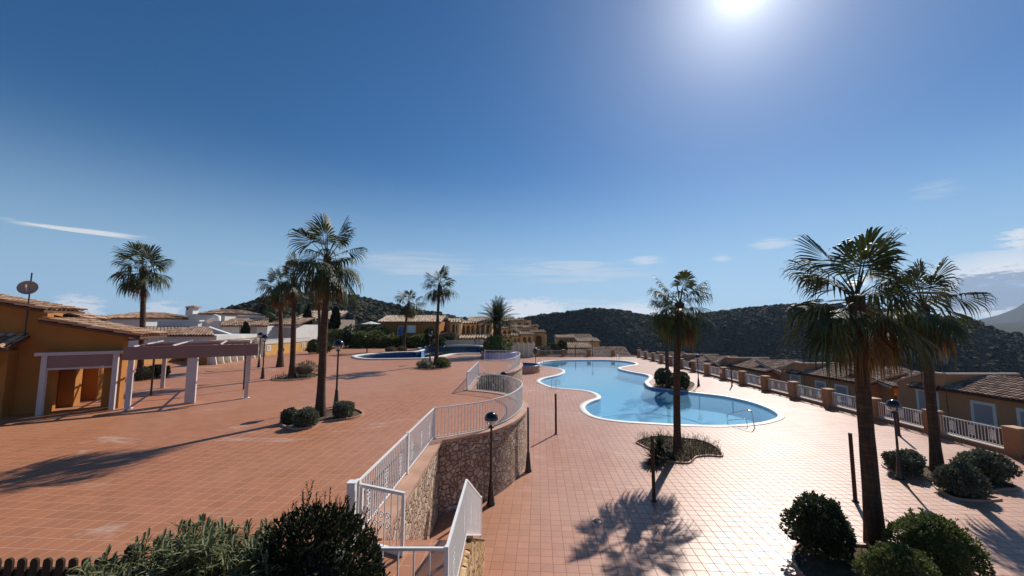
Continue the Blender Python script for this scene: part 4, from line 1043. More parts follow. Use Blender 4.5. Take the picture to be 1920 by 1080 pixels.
# ---- dry stalks and tufts (uncountable)
def tufts(name, polys, n, hmin, hmax, mat, seed, z, w=.008, fork=3):
    rnd = random.Random(seed); m = MB()
    for P in polys:
        xs = [p.x for p in P]; ys = [p.y for p in P]; k = 0
        while k < n:
            x, y = rnd.uniform(min(xs), max(xs)), rnd.uniform(min(ys), max(ys)); ins = False
            for i in range(len(P)):
                a, b = P[i], P[i - 1]
                if (a.y > y) != (b.y > y) and x < (b.x - a.x) * (y - a.y) / (b.y - a.y) + a.x: ins = not ins
            if not ins: continue
            k += 1
            h = rnd.uniform(hmin, hmax); p = V(x, y, z); d = V(rnd.uniform(-.35, .35), rnd.uniform(-.35, .35), 1) * h
            for q in range(fork):
                e = p + d + V(rnd.uniform(-.3, .3), rnd.uniform(-.3, .3), rnd.uniform(-.1, .1)) * h
                mid = p + d * .55; r = V(rnd.uniform(-1, 1), rnd.uniform(-1, 1), .2).normalized() * w
                m.add([p - r, p + r, mid + r * .8, mid - r * .8, e], [(0, 1, 2, 3), (3, 2, 4)])
                if rnd.random() < .6:
                    for _ in range(2):
                        c_ = mid.lerp(e, rnd.uniform(.3, 1)); s_ = V(rnd.uniform(-1, 1), rnd.uniform(-1, 1), rnd.uniform(-.3, 1)).normalized() * .035; t_ = V(-s_.y, s_.x, .01)
                        m.add([c_, c_ + s_ * .5 + t_ * .3, c_ + s_, c_ + s_ * .5 - t_ * .3], [(0, 1, 2, 3)])
    return tag(m.build(name, M[mat]), kind='stuff')
tag(tufts('dry_grass', [bedA], 520, .12, .5, 'bush_dry', 3, 0, .007), 'thin dry stalks growing in the kidney shaped bed', 'dry grass')
tag(tufts('low_weeds', [bedA], 900, .03, .13, 'bush_dark', 6, 0, .014), 'dark low plants covering the kidney shaped bed', 'weeds')
tag(tufts('low_weeds', [bedB, bedC, bedD], 160, .04, .16, 'bush_dry', 4, 0.0, .01), 'small dry weeds on the soil beds', 'weeds')
tag(tufts('low_weeds', [bedE, bedF], 120, .05, .3, 'bush_grey', 5, TZ, .02), 'low plants under the twin terrace palms', 'weeds')
# ---- plants close to the viewer
rng = np.random.default_rng(5)
def oleander(label):
    m = MB(); rnd = random.Random(8); cs = []
    for k in range(900):
        u = rnd.random(); px = 150 + 360 * u; top = 1042 - 78 * min(1, max(0, (px - 225) / 130)) + (14 if px > 400 else 0)
        y = rnd.uniform(3.3, 4.15); py = top + rnd.uniform(4, 30) + 150 * rnd.random() ** 1.6 + (4.15 - y) * 70
        q = D(px + rnd.uniform(-18, 18), py, y); cs.append(q)
    V_, F_ = [], []
    for q in cs:
        tip = q + V(rnd.uniform(-.06, .06), rnd.uniform(-.06, .06), .06)
        m.tube([q - V(0, 0, .25), q, tip], [.006, .005, .003], 4, False, False)
        for w_ in range(9):
            a_ = w_ * 2.1 + rnd.uniform(-.3, .3); e_ = rnd.uniform(.15, 1.25); L = rnd.uniform(.10, .19)
            d = V(math.cos(a_) * math.cos(e_), math.sin(a_) * math.cos(e_), math.sin(e_)); o_ = q.lerp(tip, rnd.random()) - V(0, 0, rnd.uniform(0, .14))
            s_ = d.cross(V(0, 0, 1)).normalized(); n_ = s_.cross(d); b = .0125
            P1 = o_ + d * L * .35; P2 = o_ + d * L * .75 - V(0, 0, L * .06); P3 = o_ + d * L * 1.0 - V(0, 0, L * .2)
            m.add([o_, P1 + s_ * b + n_ * b * .4, P1 - s_ * b + n_ * b * .4, P2 + s_ * b * .8 + n_ * b * .3, P2 - s_ * b * .8 + n_ * b * .3, P3, P1, P2],
                  [(0, 1, 6), (0, 6, 2), (1, 3, 7, 6), (6, 7, 4, 2), (3, 5, 7), (7, 5, 4)])
    base = V(-2.75, 3.9, TZ)
    o = m.build('oleander_bush', M['bush_oleander'], None, base)
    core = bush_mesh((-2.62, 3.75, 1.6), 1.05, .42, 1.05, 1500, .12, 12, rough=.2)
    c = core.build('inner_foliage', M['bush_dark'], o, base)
    return tag(o, label, 'bush', None, 'thing')
oleander('grey green oleander with long narrow leaves in front of the picket fence')
def juniper(label):
    m = MB(); rnd = random.Random(9); ctr = D(590, 1060, 3.75); base = V(ctr.x, ctr.y, TZ)
    S = (.60, .52, 1.02); c0 = V(ctr.x, ctr.y, 2.60)
    for k in range(1500):
        a_ = rnd.uniform(0, 2*PI); e_ = math.asin(rnd.uniform(-.5, 1)); d = V(math.cos(a_)*math.cos(e_), math.sin(a_)*math.cos(e_), math.sin(e_))
        rr = rnd.uniform(.80, 1.0) * (1 + .10 * math.sin(a_ * 3 + 1) + .07 * math.sin(e_ * 7 + a_ * 5))
        p = c0 + V(d.x * S[0] * rr, d.y * S[1] * rr, d.z * S[2] * rr)
        L = rnd.uniform(.07, .16) * (1.25 if d.z > .8 else 1); ax = (d * .6 + V(rnd.uniform(-.3, .3), rnd.uniform(-.3, .3), .9)).normalized()
        m.tube([p, p + ax * L], [.004, .002], 3, False, False)
        for q in range(26):
            o_ = p + ax * (L * (q + .5) / 26 * 1.05); dd = (ax * .9 + V(rnd.uniform(-1, 1), rnd.uniform(-1, 1), rnd.uniform(-.6, 1))).normalized(); l_ = rnd.uniform(.018, .042)
            s_ = dd.cross(V(rnd.random(), rnd.random(), .5)).normalized() * .0048
            m.add([o_ - s_ * .6, o_ + s_ * .6, o_ + dd * l_ * .6 + s_, o_ + dd * l_, o_ + dd * l_ * .6 - s_], [(0, 1, 2, 3, 4)])
    o = m.build('juniper_bush', M['juniper'], None, base)
    core = bush_mesh((c0.x, c0.y, c0.z - S[2] * .96), S[0] * 1.02, S[1] * 1.0, S[2] * 1.98, 9000, .05, 13, rough=.10)
    core.build('inner_foliage', M['juniper'], o, base)
    return tag(o, label, 'bush', None, 'thing')
juniper('dark dense juniper with upright ragged sprays beside the open white gate')
# picket fence
M['picket'] = paint('dark_fence_wood', (.045, .03, .02), .8, .2, .3, 8, .2)
pf0, pf1 = D(-40, 1047, 4.35), D(250, 1047, 4.35)
pf = thing('picket_fence', V(pf0.x, pf0.y, TZ), 'dark brown picket fence with rounded tops behind the oleander', 'fence')
gapx = (D(24 * 1.0, 1047, 4.35) - D(0, 1047, 4.35)).x; zt = pf0.z; npk = int((pf1.x - pf0.x) / gapx)
for k in range(npk + 1):
    x = pf0.x + gapx * (k + .35); wd = .085; pts = [(-wd/2, 0), (wd/2, 0), (wd/2, zt - TZ - .04)] + [(wd/2 * math.cos(t), zt - TZ - .04 + .04 * math.sin(t)) for t in [PI * q / 6 for q in range(1, 6)]] + [(-wd/2, zt - TZ - .04)]
    part(MB().wall((x, 4.35), (x + 1, 4.35), [(a, b + TZ) for a, b in pts], (), .022), 'picket', M['picket'], pf)
for zz in (zt - .16, TZ + .2): part(MB().bbox((pf0.x, 4.374, zz - .04), (pf1.x, 4.41, zz + .04)), 'rail', M['picket'], pf)
fp = D(246, 1024, 4.4)
part(MB().bbox((fp.x - .05, 4.375, TZ), (fp.x + .05, 4.475, fp.z - .03)), 'post', M['picket'], pf); part(MB().lathe([(.06, fp.z - .03), (.05, fp.z - .005), (0, fp.z + .005)], (fp.x, 4.425, 0), 10), 'post_cap', M['picket'], pf)
# ================================================================= buildings by the terrace
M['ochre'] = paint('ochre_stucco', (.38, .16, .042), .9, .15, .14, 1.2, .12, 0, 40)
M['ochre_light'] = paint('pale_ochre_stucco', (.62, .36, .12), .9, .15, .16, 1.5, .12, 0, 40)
M['whitewash'] = paint('white_stucco', (.66, .64, .61), .9, .15, .09, .8, .08, 0, 30)
M['cream'] = paint('cream_stucco', (.62, .55, .36), .9, .15, .1, 1, .08, 0, 30)
M['mauve'] = paint('mauve_canvas', (.25, .16, .145), .8, .2, .12, 1.5, .1)
M['post_white'] = paint('chalky_white_post', (.52, .46, .455), .7, .3, .1, 2, .05)
M['dark_open'] = paint('dark_interior', (.03, .02, .014), .9, .1, .2)
M['shutter'] = paint('grey_shutter', (.36, .33, .32), .6, .3, .08, 2)
M['white_trim'] = paint('white_window_trim', (.72, .69, .64), .75, .2, .1, 2, .05)
def rooftile(name, a, b, c):
    t = NT(name); g = t.new('ShaderNodeNewGeometry'); n = t.noise(t.coord('Object'), 3, 5, .65); f = t.noise(t.coord('Object'), 30, 4, .6)
    v = t.math('ADD', t.math('MULTIPLY', g.outputs['Random Per Island'], .5), t.math('ADD', t.math('MULTIPLY', n, .3), t.math('MULTIPLY', f, .2)))
    return t.done(t.bsdf(t.ramp(v, [(.25, a), (.5, b), (.75, c)]), .85, .25, t.bump(f, .4, .01)))
M['tile_warm'] = rooftile('warm_roof_tile', (.26, .12, .06), (.46, .27, .16), (.62, .46, .33))
M['tile_brown'] = rooftile('brown_roof_tile', (.16, .085, .055), (.30, .185, .13), (.46, .34, .26))
M['tile_pale'] = rooftile('pale_roof_tile', (.36, .24, .16), (.55, .42, .31), (.68, .58, .47))
M['tile_shade'] = paint('roof_underlay', (.12, .065, .045), .9, .2, .2)
def tile_roof(poly, step=.26, row=.42, th=.10):
    """barrel tiles over one sloping plane; poly = 3-D corners, first two along the eave"""
    P = [Vector(p) for p in poly]; u = (P[1] - P[0]).normalized(); n = None
    for k in range(2, len(P)):
        n = u.cross(P[k] - P[0])
        if n.length > 1e-3: break
    n.normalize()
    if n.z < 0: n = -n
    v = n.cross(u)
    if (P[2] - P[0]).dot(v) < 0: v = -v
    Q = [((p - P[0]).dot(u), (p - P[0]).dot(v)) for p in P]
    m = MB(); us = [q[0] for q in Q]; k0 = min(us); cnt = max(1, int((max(us) - k0) / step)); st = (max(us) - k0) / cnt
    def span(x):
        ys = []
        for i in range(len(Q)):
            a, b = Q[i], Q[(i + 1) % len(Q)]
            if abs(a[0] - b[0]) > 1e-6 and min(a[0], b[0]) - 1e-6 <= x <= max(a[0], b[0]) + 1e-6: ys.append(a[1] + (b[1] - a[1]) * (x - a[0]) / (b[0] - a[0]))
        return (min(ys), max(ys)) if len(ys) > 1 else None
    vs, fs = [], []
    for i in range(cnt):
        for half in (0, 1):
            x = k0 + st * (i + .25 + .5 * half); sp = span(x)
            if not sp or sp[1] - sp[0] < .08: continue
            y = sp[0] - (.06 if half == 0 else .03); rad = st * .30; up = 1 if half == 0 else -1
            while y < sp[1] - .02:
                y2 = min(sp[1], y + row * 1.1); b = len(vs)
                for yy, lift in ((y, .035), (y2, 0.0)):
                    for a_ in (0, .25, .5, .75, 1):
                        t_ = PI * a_; h = (rad * math.sin(t_) * .85 * up) + (.055 if half == 0 else .07) + lift
                        vs.append(P[0] + u * (x - rad * 1.12 * math.cos(t_)) + v * yy + n * h)
                fs += [(b + j, b + j + 1, b + 6 + j, b + 5 + j) for j in range(4)]
                y += row
    m.add(vs, fs, False)
    return m
def roof(root, poly, mat='tile_warm', name='roof', step=.26, row=.42, slab=True, th=.09):
    r = part(tile_roof(poly, step, row), name, M[mat], root)
    if slab:
        P = [Vector(p) for p in poly]; k = len(P); dn = V(0, 0, -th); m = MB()
        m.add([p - V(0, 0, .004) for p in P] + [p + dn for p in P], [tuple(range(k)), tuple(range(k, 2*k))[::-1]] + [(i, (i+1) % k, k + (i+1) % k, k + i) for i in range(k)])
        s = m.build('underlay', M['tile_shade'], r, root.location)
    return r
def arch_hole(u0, u1, z0, zt, n=12, flat=1.0):
    r = (u1 - u0) / 2; c = (u0 + u1) / 2; rise = min(r, (zt - z0) * .5) * flat
    return [(u0, z0), (u1, z0), (u1, zt - rise)] + [(c + r * math.cos(t), zt - rise + rise * math.sin(t)) for t in [PI * k / n for k in range(1, n)]] + [(u0, zt - rise)]
# ---- ochre arcade building
A0, A1 = GT(-260, 796.7), GT(224, 765.5); A0.z = A1.z = 0
ub = (A1 - A0); Lf = ub.length; ud = ub.normalized(); nd = V(-ud.y, ud.x, 0)    # nd points into the building
def fac(u, o=0.0, z=0.0): return A0 + ud * u + nd * o + V(0, 0, z)
def upx(px, py):             # along the facade plane at a pixel
    d = ray(px, py); o = V(0, 0, CZ); t = (A0 - o).dot(nd) / d.dot(nd); q = o + d * t
    return (q - V(A0.x, A0.y, 0)).dot(ud), q.z
ab = thing('arcade_building', V(A0.x, A0.y, TZ), 'ochre stucco building with an open arcade and tiled roofs at the edge of the terrace', 'building')
u_a, z_a = upx(88, 601); u_b, z_b = upx(262, 630); u_l, z_l = upx(160, 594); u_0, z_0 = upx(0, 566)
ua0, _ = upx(91, 770); ua1, za = upx(212, 677)
zs = lambda u, ua=u_a, ub_=u_b, za_=z_a, zb=z_b: za_ + (zb - za_) * (u - ua) / (ub_ - ua)
zu = lambda u: z_0 + (z_l - z_0) * (u - u_0) / (u_l - u_0)
e = Lf - .05
outline = [(0, TZ), (e, TZ), (e, zs(e) - .095), (u_a, zs(u_a) - .095), (u_a, zu(u_a) - .1), (0, zu(0) - .1)]
part(MB().wall(A0, A1, outline, [arch_hole(ua0, ua1, TZ + .02, za + .42, 14, .6)], .35), 'facade', M['ochre'], ab)
dep = 5.2
body = MB()
body.wall(fac(e - .35, .36), fac(e - .35, 1.0), [(0, TZ), (.7, TZ), (.7, zs(e) - .34), (0, zs(e) - .34)],
          [], .34)
part(body, 'corner_wall', M['ochre'], ab); body = MB()
body.wall(fac(ua0 - .45, .36), fac(ua0 - .45, dep), [(0, TZ), (2.6, TZ), (2.6, TZ + 2.6), (0, TZ + 2.6)], [], .3)
part(body, 'side_wall', M['ochre'], ab)
def upxo(px, py, o_):
    d = ray(px, py); o = V(0, 0, CZ); Q = A0 + nd * o_; t = (Q - o).dot(nd) / d.dot(nd); q = o + d * t
    return (q - Q).dot(ud), q.z
for k in range(2):
    c = fac(ua0 - .12, 1.35 + 1.55 * k, TZ + 1.35); part(MB().box(c, (.5, .42, 2.68), math.atan2(ud.y, ud.x)), 'pilaster', M['ochre'], ab)
cm = MB(); q = [fac(ua0 - .4, .36), fac(e - .02, .36), fac(e - .02, 2.2), fac(ua0 - .4, 2.2)]
cm.prism([V(p.x, p.y, 0) for p in q], zs(e) - .32, zs(e) - .26); part(cm, 'arcade_ceiling', M['ochre'], ab)
bm_ = MB(); ubk, zbk = upxo(150, 597, 2.3); u0k, z0k = upxo(0, 562, 2.3)
zu2 = lambda u: z0k + (zbk - z0k) * (u - u0k) / (ubk - u0k)
bm_.wall(fac(0, 2.3), fac(ubk, 2.3), [(0, TZ), (ubk, TZ), (ubk, zu2(ubk) - .1), (0, zu2(0) - .1)], [], 1.2)
part(bm_, 'upper_wall', M['ochre'], ab)
wedge = [(0, zu(0) - .2), (u_a + .0, zu(u_a) - .2)]
# roofs: both fall along the facade direction
def roofpts(ua, ub_, za_, zb, o0, o1): return [fac(ub_, o1, zb), fac(ub_, o0, zb), fac(ua, o0, za_), fac(ua, o1, za_)]
roof(ab, roofpts(u_a - .1, u_b + .12, zs(u_a - .1), zs(u_b + .12), -.28, 2.25), 'tile_warm')
roof(ab, roofpts(-2.0, u_a + .02, zu(-2), zu(u_a), -.25, 2.2), 'tile_warm')
roof(ab, roofpts(u_a - .6, ubk + .35, zu2(u_a - .6) + .02, zu2(ubk + .35), 2.05, 3.7), 'tile_warm')
# projecting bay with its small canopy at the picture edge
ue, ze = upx(48, 650)
bay = MB().wall(fac(-2, -.5), fac(ue - .15, -.5), [(0, TZ), (ue + 1.85, TZ), (ue + 1.85, ze - .1), (0, ze - .1)], [], .5)
part(bay, 'side_bay', M['ochre'], ab)
roof(ab, [fac(-2, -1.0, ze - .02), fac(ue + .1, -1.0, ze - .02), fac(ue + .1, -.02, ze + .42), fac(-2, -.02, ze + .42)], 'tile_warm', 'canopy_roof')
uw, zw = upx(4, 676)
wl = thing('wall_lamp', fac(uw, -.8, zw), 'white globe wall lamp under the small tiled canopy of the ochre building', 'wall lamp')
part(MB().lathe([(.2 * math.sin(PI * k / 10), .17 * -math.cos(PI * k / 10)) for k in range(11)], fac(uw + .1, -.8, zw - .02), 16), 'globe', M['frost'], wl)
part(MB().tube([fac(uw + .1, -.8, zw + .16), fac(uw + .1, -.78, zw + .3), fac(uw + .02, -.6, zw + .34), fac(uw - .05, -.5, zw + .3)], .02, 6), 'bracket', M['pale_wood'], wl)
um, zm = upx(2, 731)
mb_ = thing('meter_box', fac(um, -.55, zm), 'small pale box on the wall at the edge of the ochre building', 'meter box')
part(MB().box(fac(um, -.55, zm), (.35, .1, .24), math.atan2(ud.y, ud.x)), 'case', M['white_dull'], mb_)
part(MB().box(fac(um, -.61, zm), (.28, .015, .17), math.atan2(ud.y, ud.x)), 'cover', M['frost'], mb_)
# satellite dish
us, zs_ = upx(51, 627); _, zt_ = upx(60, 512); _, zd = upx(55, 541)
sd = thing('satellite_dish', fac(us, -.12, zs_), 'beige satellite dish on a thin mast fixed to the ochre gable', 'satellite dish')
part(MB().tube([fac(us, -.12, zs_ - .2), fac(us, -.12, zt_)], .022, 7), 'mast', M['black_iron'], sd)
dc_ = fac(us, -.2, zd); ax = V(.55, -.75, .2).normalized(); s1 = ax.cross(V(0, 0, 1)).normalized(); s2 = s1.cross(ax)
M['beige'] = paint('beige_dish', (.36, .27, .22), .55, .4, .1)
vs = []; 
for r in range(5):
    for k in range(18):
        t_ = 2*PI*k/18; rr = .27 * r / 4; vs.append(dc_ + s1 * (rr * math.cos(t_)) + s2 * (rr * math.sin(t_)) + ax * (.09 * (r / 4) ** 2))
part(MB().add(vs, [(r*18 + k, r*18 + (k+1) % 18, (r+1)*18 + (k+1) % 18, (r+1)*18 + k) for r in range(4) for k in range(18)], True), 'dish', M['beige'], sd)
part(MB().tube([dc_ - s2 * .24 + ax * .06, dc_ + ax * .28], .012, 5).box(dc_ + ax * .3, (.06, .06, .1)), 'feed_arm', M['beige'], sd)
part(MB().box(fac(us, -.08, zs_ - .05), (.09, .16, .05), math.atan2(ud.y, ud.x)), 'bracket', M['black_iron'], sd)
# framed awning in front of the arch
up0, _ = upx(78, 775); up1, _ = upx(213, 766); _, zb0 = upx(75, 660)
aw = thing('awning_frame', fac(up0, -.6, TZ), 'white framed awning standing before the arcade arch', 'awning')
def on(px, py): q = GT(px, py); return V(q.x, q.y, 0)
q0, q1 = on(73, 779), on(209, 768); dq = (q1 - q0).normalized(); hq = hgt(V(q0.x, q0.y, 0), 664)
for p in (q0, q1): part(MB().box((p.x, p.y, (TZ + hq - .06) / 2), (.15, .15, hq - TZ - .06), math.atan2(dq.y, dq.x)), 'post', M['post_white'], aw)
part(MB().beam(q0 - dq * .25 + V(0, 0, hq), q1 + dq * .2 + V(0, 0, hq), .22, .12), 'top_beam', M['post_white'], aw)
part(MB().beam(q0 + V(0, 0, hq - .29) + dq * .08, q1 + V(0, 0, hq - .29) - dq * .08, .1, .44), 'rolled_canvas', M['mauve'], aw)
part(MB().beam(q0 + V(0, 0, hq - .56) + dq * .076, q1 + V(0, 0, hq - .56) - dq * .076, .08, .07), 'lower_bar', M['post_white'], aw)
# ---- pergola
g0, g1 = on(229, 768), on(466, 747); dg = (g1 - g0).normalized(); ng = V(-dg.y, dg.x, 0); Lg = (g1 - g0).length
pg = thing('pergola', V(g0.x, g0.y, TZ), 'long pergola of white posts with a deep mauve fascia on the terrace', 'pergola')
zt0 = hgt(V(g0.x, g0.y, 0), 645); zb1 = hgt(V(g0.x, g0.y, 0), 673); zt1 = hgt(V(g1.x, g1.y, 0), 649.5); zbb = hgt(V(g1.x, g1.y, 0), 668)
zt_m, zb_m = (zt0 + zt1) / 2, (zb1 + zbb) / 2
bp = on(446, 718); bdep = (bp - g0).dot(ng)
def pgp(u, o, z=0.0): return g0 + dg * u + ng * o + V(0, 0, z)
ang = math.atan2(dg.y, dg.x)
part(MB().beam(pgp(-.1, -.09, (zt_m + zb_m) / 2), pgp(Lg + .25, -.09, (zt_m + zb_m) / 2), .1, zt_m - zb_m), 'fascia', M['mauve'], pg)
for u, w_ in ((.12, .17), (Lg - .1, .14)): part(MB().box(pgp(u, .12, (TZ + zb_m) / 2 + .12), (w_, .16, zb_m - TZ + .22), ang), 'post', M['post_white'], pg)
cpx = on(354, 758); cu = (cpx - g0).dot(dg); part(MB().box(pgp(cu, .15, (TZ + zb_m) / 2 + .12), (.34, .42, zb_m - TZ + .22), ang), 'column', M['post_white'], pg)
for u, o in ((.3, bdep * .55), (.3, bdep), (Lg - .1, bdep), (Lg - .25, bdep * .5)):
    part(MB().box(pgp(u, o, (TZ + zt_m) / 2 - .03), (.16 if o == bdep else .07, .14 if o == bdep else .07, zt_m - TZ - .1), ang), 'post', M['post_white'] if o == bdep else M['black_iron'], pg)
for o in (.08, bdep * .5, bdep): part(MB().beam(pgp(0, o, zt_m - .07), pgp(Lg + .1, o, zt_m - .07), .08, .1), 'long_beam', M['mauve'] if o < bdep else M['post_white'], pg)
for u in (.15, Lg * .33, Lg * .72, Lg - .05): part(MB().beam(pgp(u, .02, zt_m + .012), pgp(u, bdep + .15, zt_m + .012), .06, .05), 'cross_beam', M['post_white'], pg)
part(MB().beam(pgp(.15, bdep * .75, zt_m - .1), pgp(Lg - .2, bdep * .75, zt_m - .1), .18, .1), 'rolled_canvas', M['mauve'], pg)
for p, o in ((.12, .12), (Lg - .1, .12), (Lg - .1, bdep)): part(MB().box(pgp(p, o, TZ + .012), (.3, .3, .024), ang), 'foot_plate', M['white_dull'], pg)
# ---- terrace side walls
def slab(name, pts, z0, z1, mat, label, cat='wall', th=.25):
    P = [V(p[0], p[1], 0) for p in pts]; a = P[0]
    w_ = thing(name, V(a.x, a.y, z0), label, cat); tag(w_, kind='thing')
    m = MB(); m.beam(P[0] + V(0, 0, (z0 + z1) / 2), P[1] + V(0, 0, (z0 + z1) / 2), th, z1 - z0); part(m, 'wall_body', M[mat], w_)
    part(MB().beam(P[0] + V(0, 0, z1 + .03), P[1] + V(0, 0, z1 + .03), th + .06, .056), 'wall_cap', M['coping' if mat != 'whitewash' else 'white_trim'], w_)
    return w_
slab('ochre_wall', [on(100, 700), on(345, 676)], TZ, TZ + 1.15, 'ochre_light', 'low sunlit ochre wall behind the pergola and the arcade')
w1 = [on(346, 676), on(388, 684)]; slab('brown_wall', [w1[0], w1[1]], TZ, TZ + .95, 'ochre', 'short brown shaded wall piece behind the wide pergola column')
a_, b_ = on(389, 684), on(490, 668); cw = slab('cream_wall', [a_, b_], TZ, hgt(b_, 633), 'cream', 'cream wall with sloping white fins running behind the pergola')
dd = (b_ - a_); Lw = dd.length; dd = dd.normalized(); nn = V(dd.y, -dd.x, 0); zc = hgt(b_, 633)
for k in range(9):
    p = a_ + dd * (Lw * (k + .1) / 8.6) + nn * .126
    fin = [(0, TZ), (.5, TZ), (.12, zc - .1), (0, zc - .1)]
    part(MB().wall(p, p + nn, fin, [], .1), 'fin', M['white_trim'], cw)
o1, o2 = on(491, 666.5), on(592, 655); zo = hgt(V(o2.x, o2.y, 0), 639)
slab('sign_wall', [o1, o2], TZ, zo, 'ochre_light', 'long ochre wall carrying two white notice boards and a red lifebuoy')
s_d = (o2 - o1).normalized(); s_n = V(s_d.y, -s_d.x, 0)
slab('white_wall', [o1 - s_n * .9 + V(0, 0, 0), o2 - s_n * .9], TZ, zo + .45, 'whitewash', 'white garden wall rising behind the long ochre wall')
for px, lb in ((504, 'white notice board on the ochre wall next to the two lamps'), (569, 'white notice board at the far end of the ochre wall')):
    d = ray(px, 650); o = V(0, 0, CZ); q = o + d * ((o1 - V(0, 0, 0)).dot(s_n) + .14) / 1.0 if False else None
    tt = ((o1 - o).dot(s_n) + .15) / d.dot(s_n); q = o + d * tt
    plate('notice_board', V(q.x, q.y, TZ + .72), .62, .62, math.atan2(s_n.y, s_n.x) + PI / 2, lb, 'sign', 5)
d = ray(529, 656); tt = ((o1 - V(0, 0, CZ)).dot(s_n) + .25) / d.dot(s_n); q = V(0, 0, CZ) + d * tt
buoy(q, s_n.x, s_n.y, 'red lifebuoy on the ochre wall beside a palm trunk', M['red'])
# ---- white houses beyond the terrace wall
def blk(mb, p0, p1, dep, z0, z1): # block whose front runs p0 -> p1 and goes back by dep
    a, b = V(p0[0], p0[1], 0), V(p1[0], p1[1], 0); d = (b - a).normalized(); n = V(-d.y, d.x, 0)
    P = [a, b, b + n * dep, a + n * dep]; mb.prism(P, z0, z1); return P
def win(root, p, d, w_, h, mat='shutter', trim='white_trim', off=.0):
    # window on a wall: p = lower middle, d = direction along the wall; the wall's outside is to the right of d
    n = V(d.y, -d.x, 0); a = math.atan2(d.y, d.x); p = Vector(p) + n * off
    m = MB(); m.box(p + V(0, 0, h / 2) + n * .02, (w_ + .3, .05, h + .3), a)
    f = part(m, 'window', M[trim], root)
    g = MB().box(p + V(0, 0, h / 2) + n * .035, (w_, .03, h), a).build('pane', M[mat], f, root.location)
    s = MB().box(p + V(0, 0, -.12) + n * .07, (w_ + .4, .16, .07), a).build('sill', M[trim], f, root.location)
    return f
def DZ(px, py, y): q = D(px, py, y); return q
def hip(root, P, z, rise, mat, over=.35, name='roof', step=.3, slab=True):
    c = sum((V(p.x, p.y, 0) for p in P), V(0, 0, 0)) / len(P); Q = []
    for p in P: 
        d = (V(p.x, p.y, 0) - c); Q.append(V(p.x, p.y, 0) + d.normalized() * over * 1.3 + V(0, 0, z))
    l1, l2 = (Q[1] - Q[0]).length, (Q[2] - Q[1]).length
    if l1 >= l2: r0 = (Q[0] + Q[3]) / 2 + (Q[1] - Q[0]).normalized() * l2 / 2 * .9; r1 = (Q[1] + Q[2]) / 2 - (Q[1] - Q[0]).normalized() * l2 / 2 * .9
    else: r0 = (Q[0] + Q[1]) / 2 + (Q[2] - Q[1]).normalized() * l1 / 2 * .9; r1 = (Q[2] + Q[3]) / 2 - (Q[2] - Q[1]).normalized() * l1 / 2 * .9
    r0.z = r1.z = z + rise
    if l1 >= l2: planes = [[Q[0], Q[1], r1, r0], [Q[1], Q[2], r1], [Q[2], Q[3], r0, r1], [Q[3], Q[0], r0]]
    else: planes = [[Q[0], Q[1], r0], [Q[1], Q[2], r1, r0], [Q[2], Q[3], r1], [Q[3], Q[0], r0, r1]]
    for pl in planes: roof(root, pl, mat, name, step, .45, slab)
def white_house(label, y, px0, px1, py_top, dep, py_base=690, z0=None):
    a, b = D(px0, py_base, y), D(px1, py_base, y); t_ = D(px0, py_top, y).z
    r = thing('white_house', V(a.x, a.y, 0), label, 'house'); m = MB(); P = blk(m, a, b, dep, -1, t_); part(m, 'wall', M['whitewash'], r); return r, P, t_
r, P, t_ = white_house('white house with a shallow hipped tile roof rising just past the ochre building', 46, 160, 262, 597, 9); hip(r, P, t_ + .002, .75, 'tile_warm', .3)
win(r, (P[1] + P[0]) / 2 + V(2.2, 0, t_ - 1.6), (P[1] - P[0]).normalized(), .6, .6)
r, P, t_ = white_house('low white house with a brown tiled roof and a parapet behind the pergola', 38, 268, 402, 629, 6)
d0 = (P[1] - P[0]).normalized(); e0, e1 = P[0] + d0 * -.1 + V(0, -.35, t_), P[1] + V(0, -.35, t_); zr = D(300, 614, 43).z
roof(r, [e0, e1, V(D(392, 614, 43).x, 43, zr), V(D(270, 614, 43).x, 43, zr)], 'tile_brown', step=.28)
m = MB(); a, b = D(292, 640, 43.4), D(369, 640, 43.4); blk(m, a, b, .5, 0, D(300, 602.5, 43.4).z); part(m, 'parapet', M['whitewash'], r)
m = MB(); a, b = D(288, 640, 43.3), D(371, 640, 43.3); blk(m, a, b, .7, D(300, 602.5, 43.3).z + .002, D(300, 600, 43.3).z); part(m, 'parapet_cap', M['white_trim'], r)
r, P, t_ = white_house('tall white house with a small chimney tower and brown tiles', 52, 343, 415, 588.5, 7)
hip(r, [P[0] + V(1.9, 0, 0), P[1], P[2], P[3] + V(1.9, 0, 0)], t_ + .002, .62, 'tile_brown', .3)
m = MB(); a, b = D(343.5, 640, 51.9), D(357, 640, 51.9); blk(m, a, b, 1.0, t_ - .2, D(350, 576.5, 52).z); ch = part(m, 'chimney', M['whitewash'], r)
m = MB(); a, b = D(341, 640, 51.8), D(360, 640, 51.8); Pc = blk(m, a, b, 1.3, D(350, 576.5, 52).z + .002, D(350, 575, 52).z); m.build('chimney_cap', M['coping'], ch, r.location)
m = MB(); zc1 = D(350, 575, 52).z + .004; cc = (Pc[0] + Pc[2]) / 2; m.add([p + V(0, 0, zc1) for p in Pc] + [cc + V(0, 0, zc1 + .22)], [(0,1,4),(1,2,4),(2,3,4),(3,0,4)]); m.build('chimney_roof', M['tile_brown'], ch, r.location)
m = MB().box(D(351.5, 579, 51.84), (.22, .03, .22)); m.build('chimney_opening', M['dark_open'], ch, r.location)
